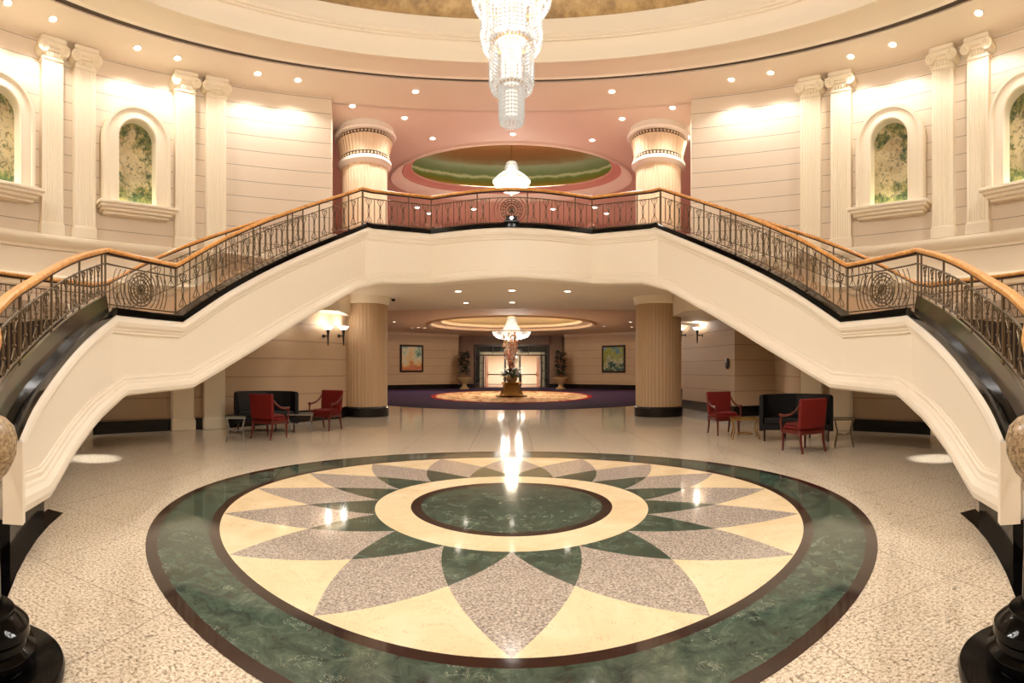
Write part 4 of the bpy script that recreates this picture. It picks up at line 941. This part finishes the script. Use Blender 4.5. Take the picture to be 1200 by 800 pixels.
# potted plants by the vestibule corners
for s, x in ((-1, 544), (1, 657)):
    nm = 'left' if s < 0 else 'right'; p = polar(x, 39.6)
    t = thing('potted_plant', 'tall leafy plant in a stone pedestal urn %s of the glass doors' % nm, 'plant', (p[0], p[1], .013), 0, 'potted plants')
    MB().lathe([(.36, 0), (.36, .1), (.2, .18), (.16, .34), (.3, .5), (.56, .72), (.62, .86), (.54, .9), (.5, .84), (.01, .82)], 40).build('urn', TERRA, t)
    mb = MB()
    for k in range(6): a = k*1.05; mb.tube([(.05*cos(a), .05*sin(a), .82), (.12*cos(a), .12*sin(a), 1.5), (.22*cos(a), .22*sin(a), 2.5)], [.02, .016, .01], 5)
    mb.build('stems', TWIG, t); mb = MB()
    for k in range(190):
        a = rnd.uniform(0, 2*PI); z = rnd.uniform(1.0, 2.75); leafblade(mb, (.14*cos(a), .14*sin(a), z), (cos(a), sin(a), rnd.uniform(-.2, .8)), rnd.uniform(.3, .6), .085)
    mb.build('foliage', LEAF2, t, 0)
# small planters at the inner corners of the balcony rail
for s, x in ((-1, 507), (1, 692)):
    nm = 'left' if s < 0 else 'right'; p = polar(x, 14.28)
    t = thing('flower_pot', 'small flower pot behind the %s bend of the balcony railing' % nm, 'flower pot', (p[0], p[1], 5.06), 0, 'balcony flower pots')
    MB().lathe([(.10, 0), (.15, .22), (.16, .24), (.13, .24), (.12, .2), (.01, .2)], 24).build('pot', TERRA, t)
    mb = MB()
    for k in range(60): a = rnd.uniform(0, 2*PI); leafblade(mb, (.05*cos(a), .05*sin(a), .2), (cos(a), sin(a), rnd.uniform(.1, 1.5)), rnd.uniform(.14, .24), .035)
    mb.build('leaves', LEAF, t, 0); mb = MB()
    for k in range(26): a = rnd.uniform(0, 2*PI); r = rnd.uniform(.02, .2); mb.ball((r*cos(a), r*sin(a), .3+rnd.uniform(0, .12)), .022, 6, 4)
    mb.build('blossoms', PETALP, t)
# glass doors at the end of the vestibule
YD = 43.7
def X(x): return (x-XC)/F*YD
def Zy(y): return EYE+(YH-y)*YD/F
d = struct('door_1', MB().box(-3.2, -3.02, YD-.1, YD+.1, 0, 3.62).box(3.02, 3.2, YD-.1, YD+.1, 0, 3.62).box(-3.02, 3.02, YD-.1, YD+.1, 3.46, 3.62).box(-3.02, 3.02, YD-.08, YD+.08, 2.66, 2.78)
           .box(-2.42, -2.30, YD-.08, YD+.08, 0, 2.66).box(2.42, 2.54, YD-.08, YD+.08, 0, 2.66).box(-.62, -.46, YD-.08, YD+.08, 0, 2.66).box(.62, .78, YD-.08, YD+.08, 0, 2.66), DARKW, None, 0)
MB().box(-3.02, 3.02, YD-.01, YD+.01, 2.78, 3.46).build('transom_glass', GLASS, d, 0); MB().box(-3.02, -2.42, YD-.01, YD+.01, 0, 2.66).box(2.54, 3.02, YD-.01, YD+.01, 0, 2.66).build('sidelight_glass', GLASS, d, 0)
mb = MB()
for z in (.75, 1.4, 2.05): mb.box(-3.02, -2.42, YD-.02, YD+.02, z, z+.04).box(2.54, 3.02, YD-.02, YD+.02, z, z+.04)
for x in (-1.6, -.1, 1.4, 2.46): mb.box(x, x+.05, YD-.02, YD+.02, 2.78, 3.46)
mb.build('muntin', DARKW, d, 0)
MB().box(-.46, .62, YD-.01, YD+.01, 0, 2.66).build('centre_glass', GLASS, d, 0)
for sx, x0 in ((-1, -2.28), (1, 2.40)):    # leaves swung open into the far room
    lf = MB().bbox(0, .07, 0, 1.5, .02, 2.64, .01).build('door_leaf', ORW, d, 0); lf.location = (x0-(.07 if sx > 0 else 0), YD+.1, 0); lf.rotation_euler = (0, 0, math.radians(6*sx))
    MB().tube([(-.05 if sx > 0 else .12, 1.3, .9), (-.05 if sx > 0 else .12, 1.3, 1.3)], .02, 8).build('door_handle', BRASS, lf)
for xc_, w, nm in ((-1.45, 1.75, 'left'), (1.62, 1.7, 'right')):
    t = thing('console_table', 'dark low console table in the bright room behind the %s door opening' % nm, 'table', (xc_, 46.2, .0), 0, 'consoles beyond the doors')
    MB().bbox(-w/2, w/2, -.2, .2, 1.02, 1.12, .02).build('top', DARKW, t)
    for a in (-1, 1):
        for b in (-1, 1): MB().tube([(a*(w/2-.08), b*.15, 1.03), (a*(w/2-.08), b*.15, 0)], [.05, .035], 8).build('leg', DARKW, t)
    MB().box(-w/2+.1, w/2-.1, -.12, .12, .18, .23).build('low_shelf', DARKW, t, 0)
struct('floor_far_room', MB().box(-6, 6, 43.85, 50.5, .001, .01), mat('far_room_carpet', (176, 142, 120), .9), None, 0)

# ================================================================ GENERAL LIGHT, CAMERA
w = bpy.data.worlds.new('world'); bpy.context.scene.world = w; w.use_nodes = True
w.node_tree.nodes['Background'].inputs[0].default_value = (1, .86, .7, 1); w.node_tree.nodes['Background'].inputs[1].default_value = .005
cam = bpy.data.cameras.new('camera'); co_ = bpy.data.objects.new('camera', cam); C.objects.link(co_)
co_.location = (0, 0, EYE); co_.rotation_euler = (PI/2, 0, 0)
cam.type = 'PANO'; cam.panorama_type = 'CENTRAL_CYLINDRICAL'; cam.central_cylindrical_radius = 1
cam.central_cylindrical_range_u_min = (0-XC)/F; cam.central_cylindrical_range_u_max = (1200-XC)/F
cam.central_cylindrical_range_v_min = -(800-YH)/F; cam.central_cylindrical_range_v_max = YH/F
sc = bpy.context.scene; sc.camera = co_
sc.view_settings.view_transform = 'Standard'; sc.view_settings.look = 'None'; sc.view_settings.exposure = 1.32; sc.view_settings.gamma = 1; sc.view_settings.use_curve_mapping = False
sc.cycles.max_bounces = 10; sc.cycles.diffuse_bounces = 5; sc.cycles.glossy_bounces = 4; sc.cycles.transparent_max_bounces = 12
sc.cycles.sample_clamp_indirect = 6; sc.cycles.use_denoising = True; sc.cycles.caustics_reflective = False; sc.cycles.caustics_refractive = False
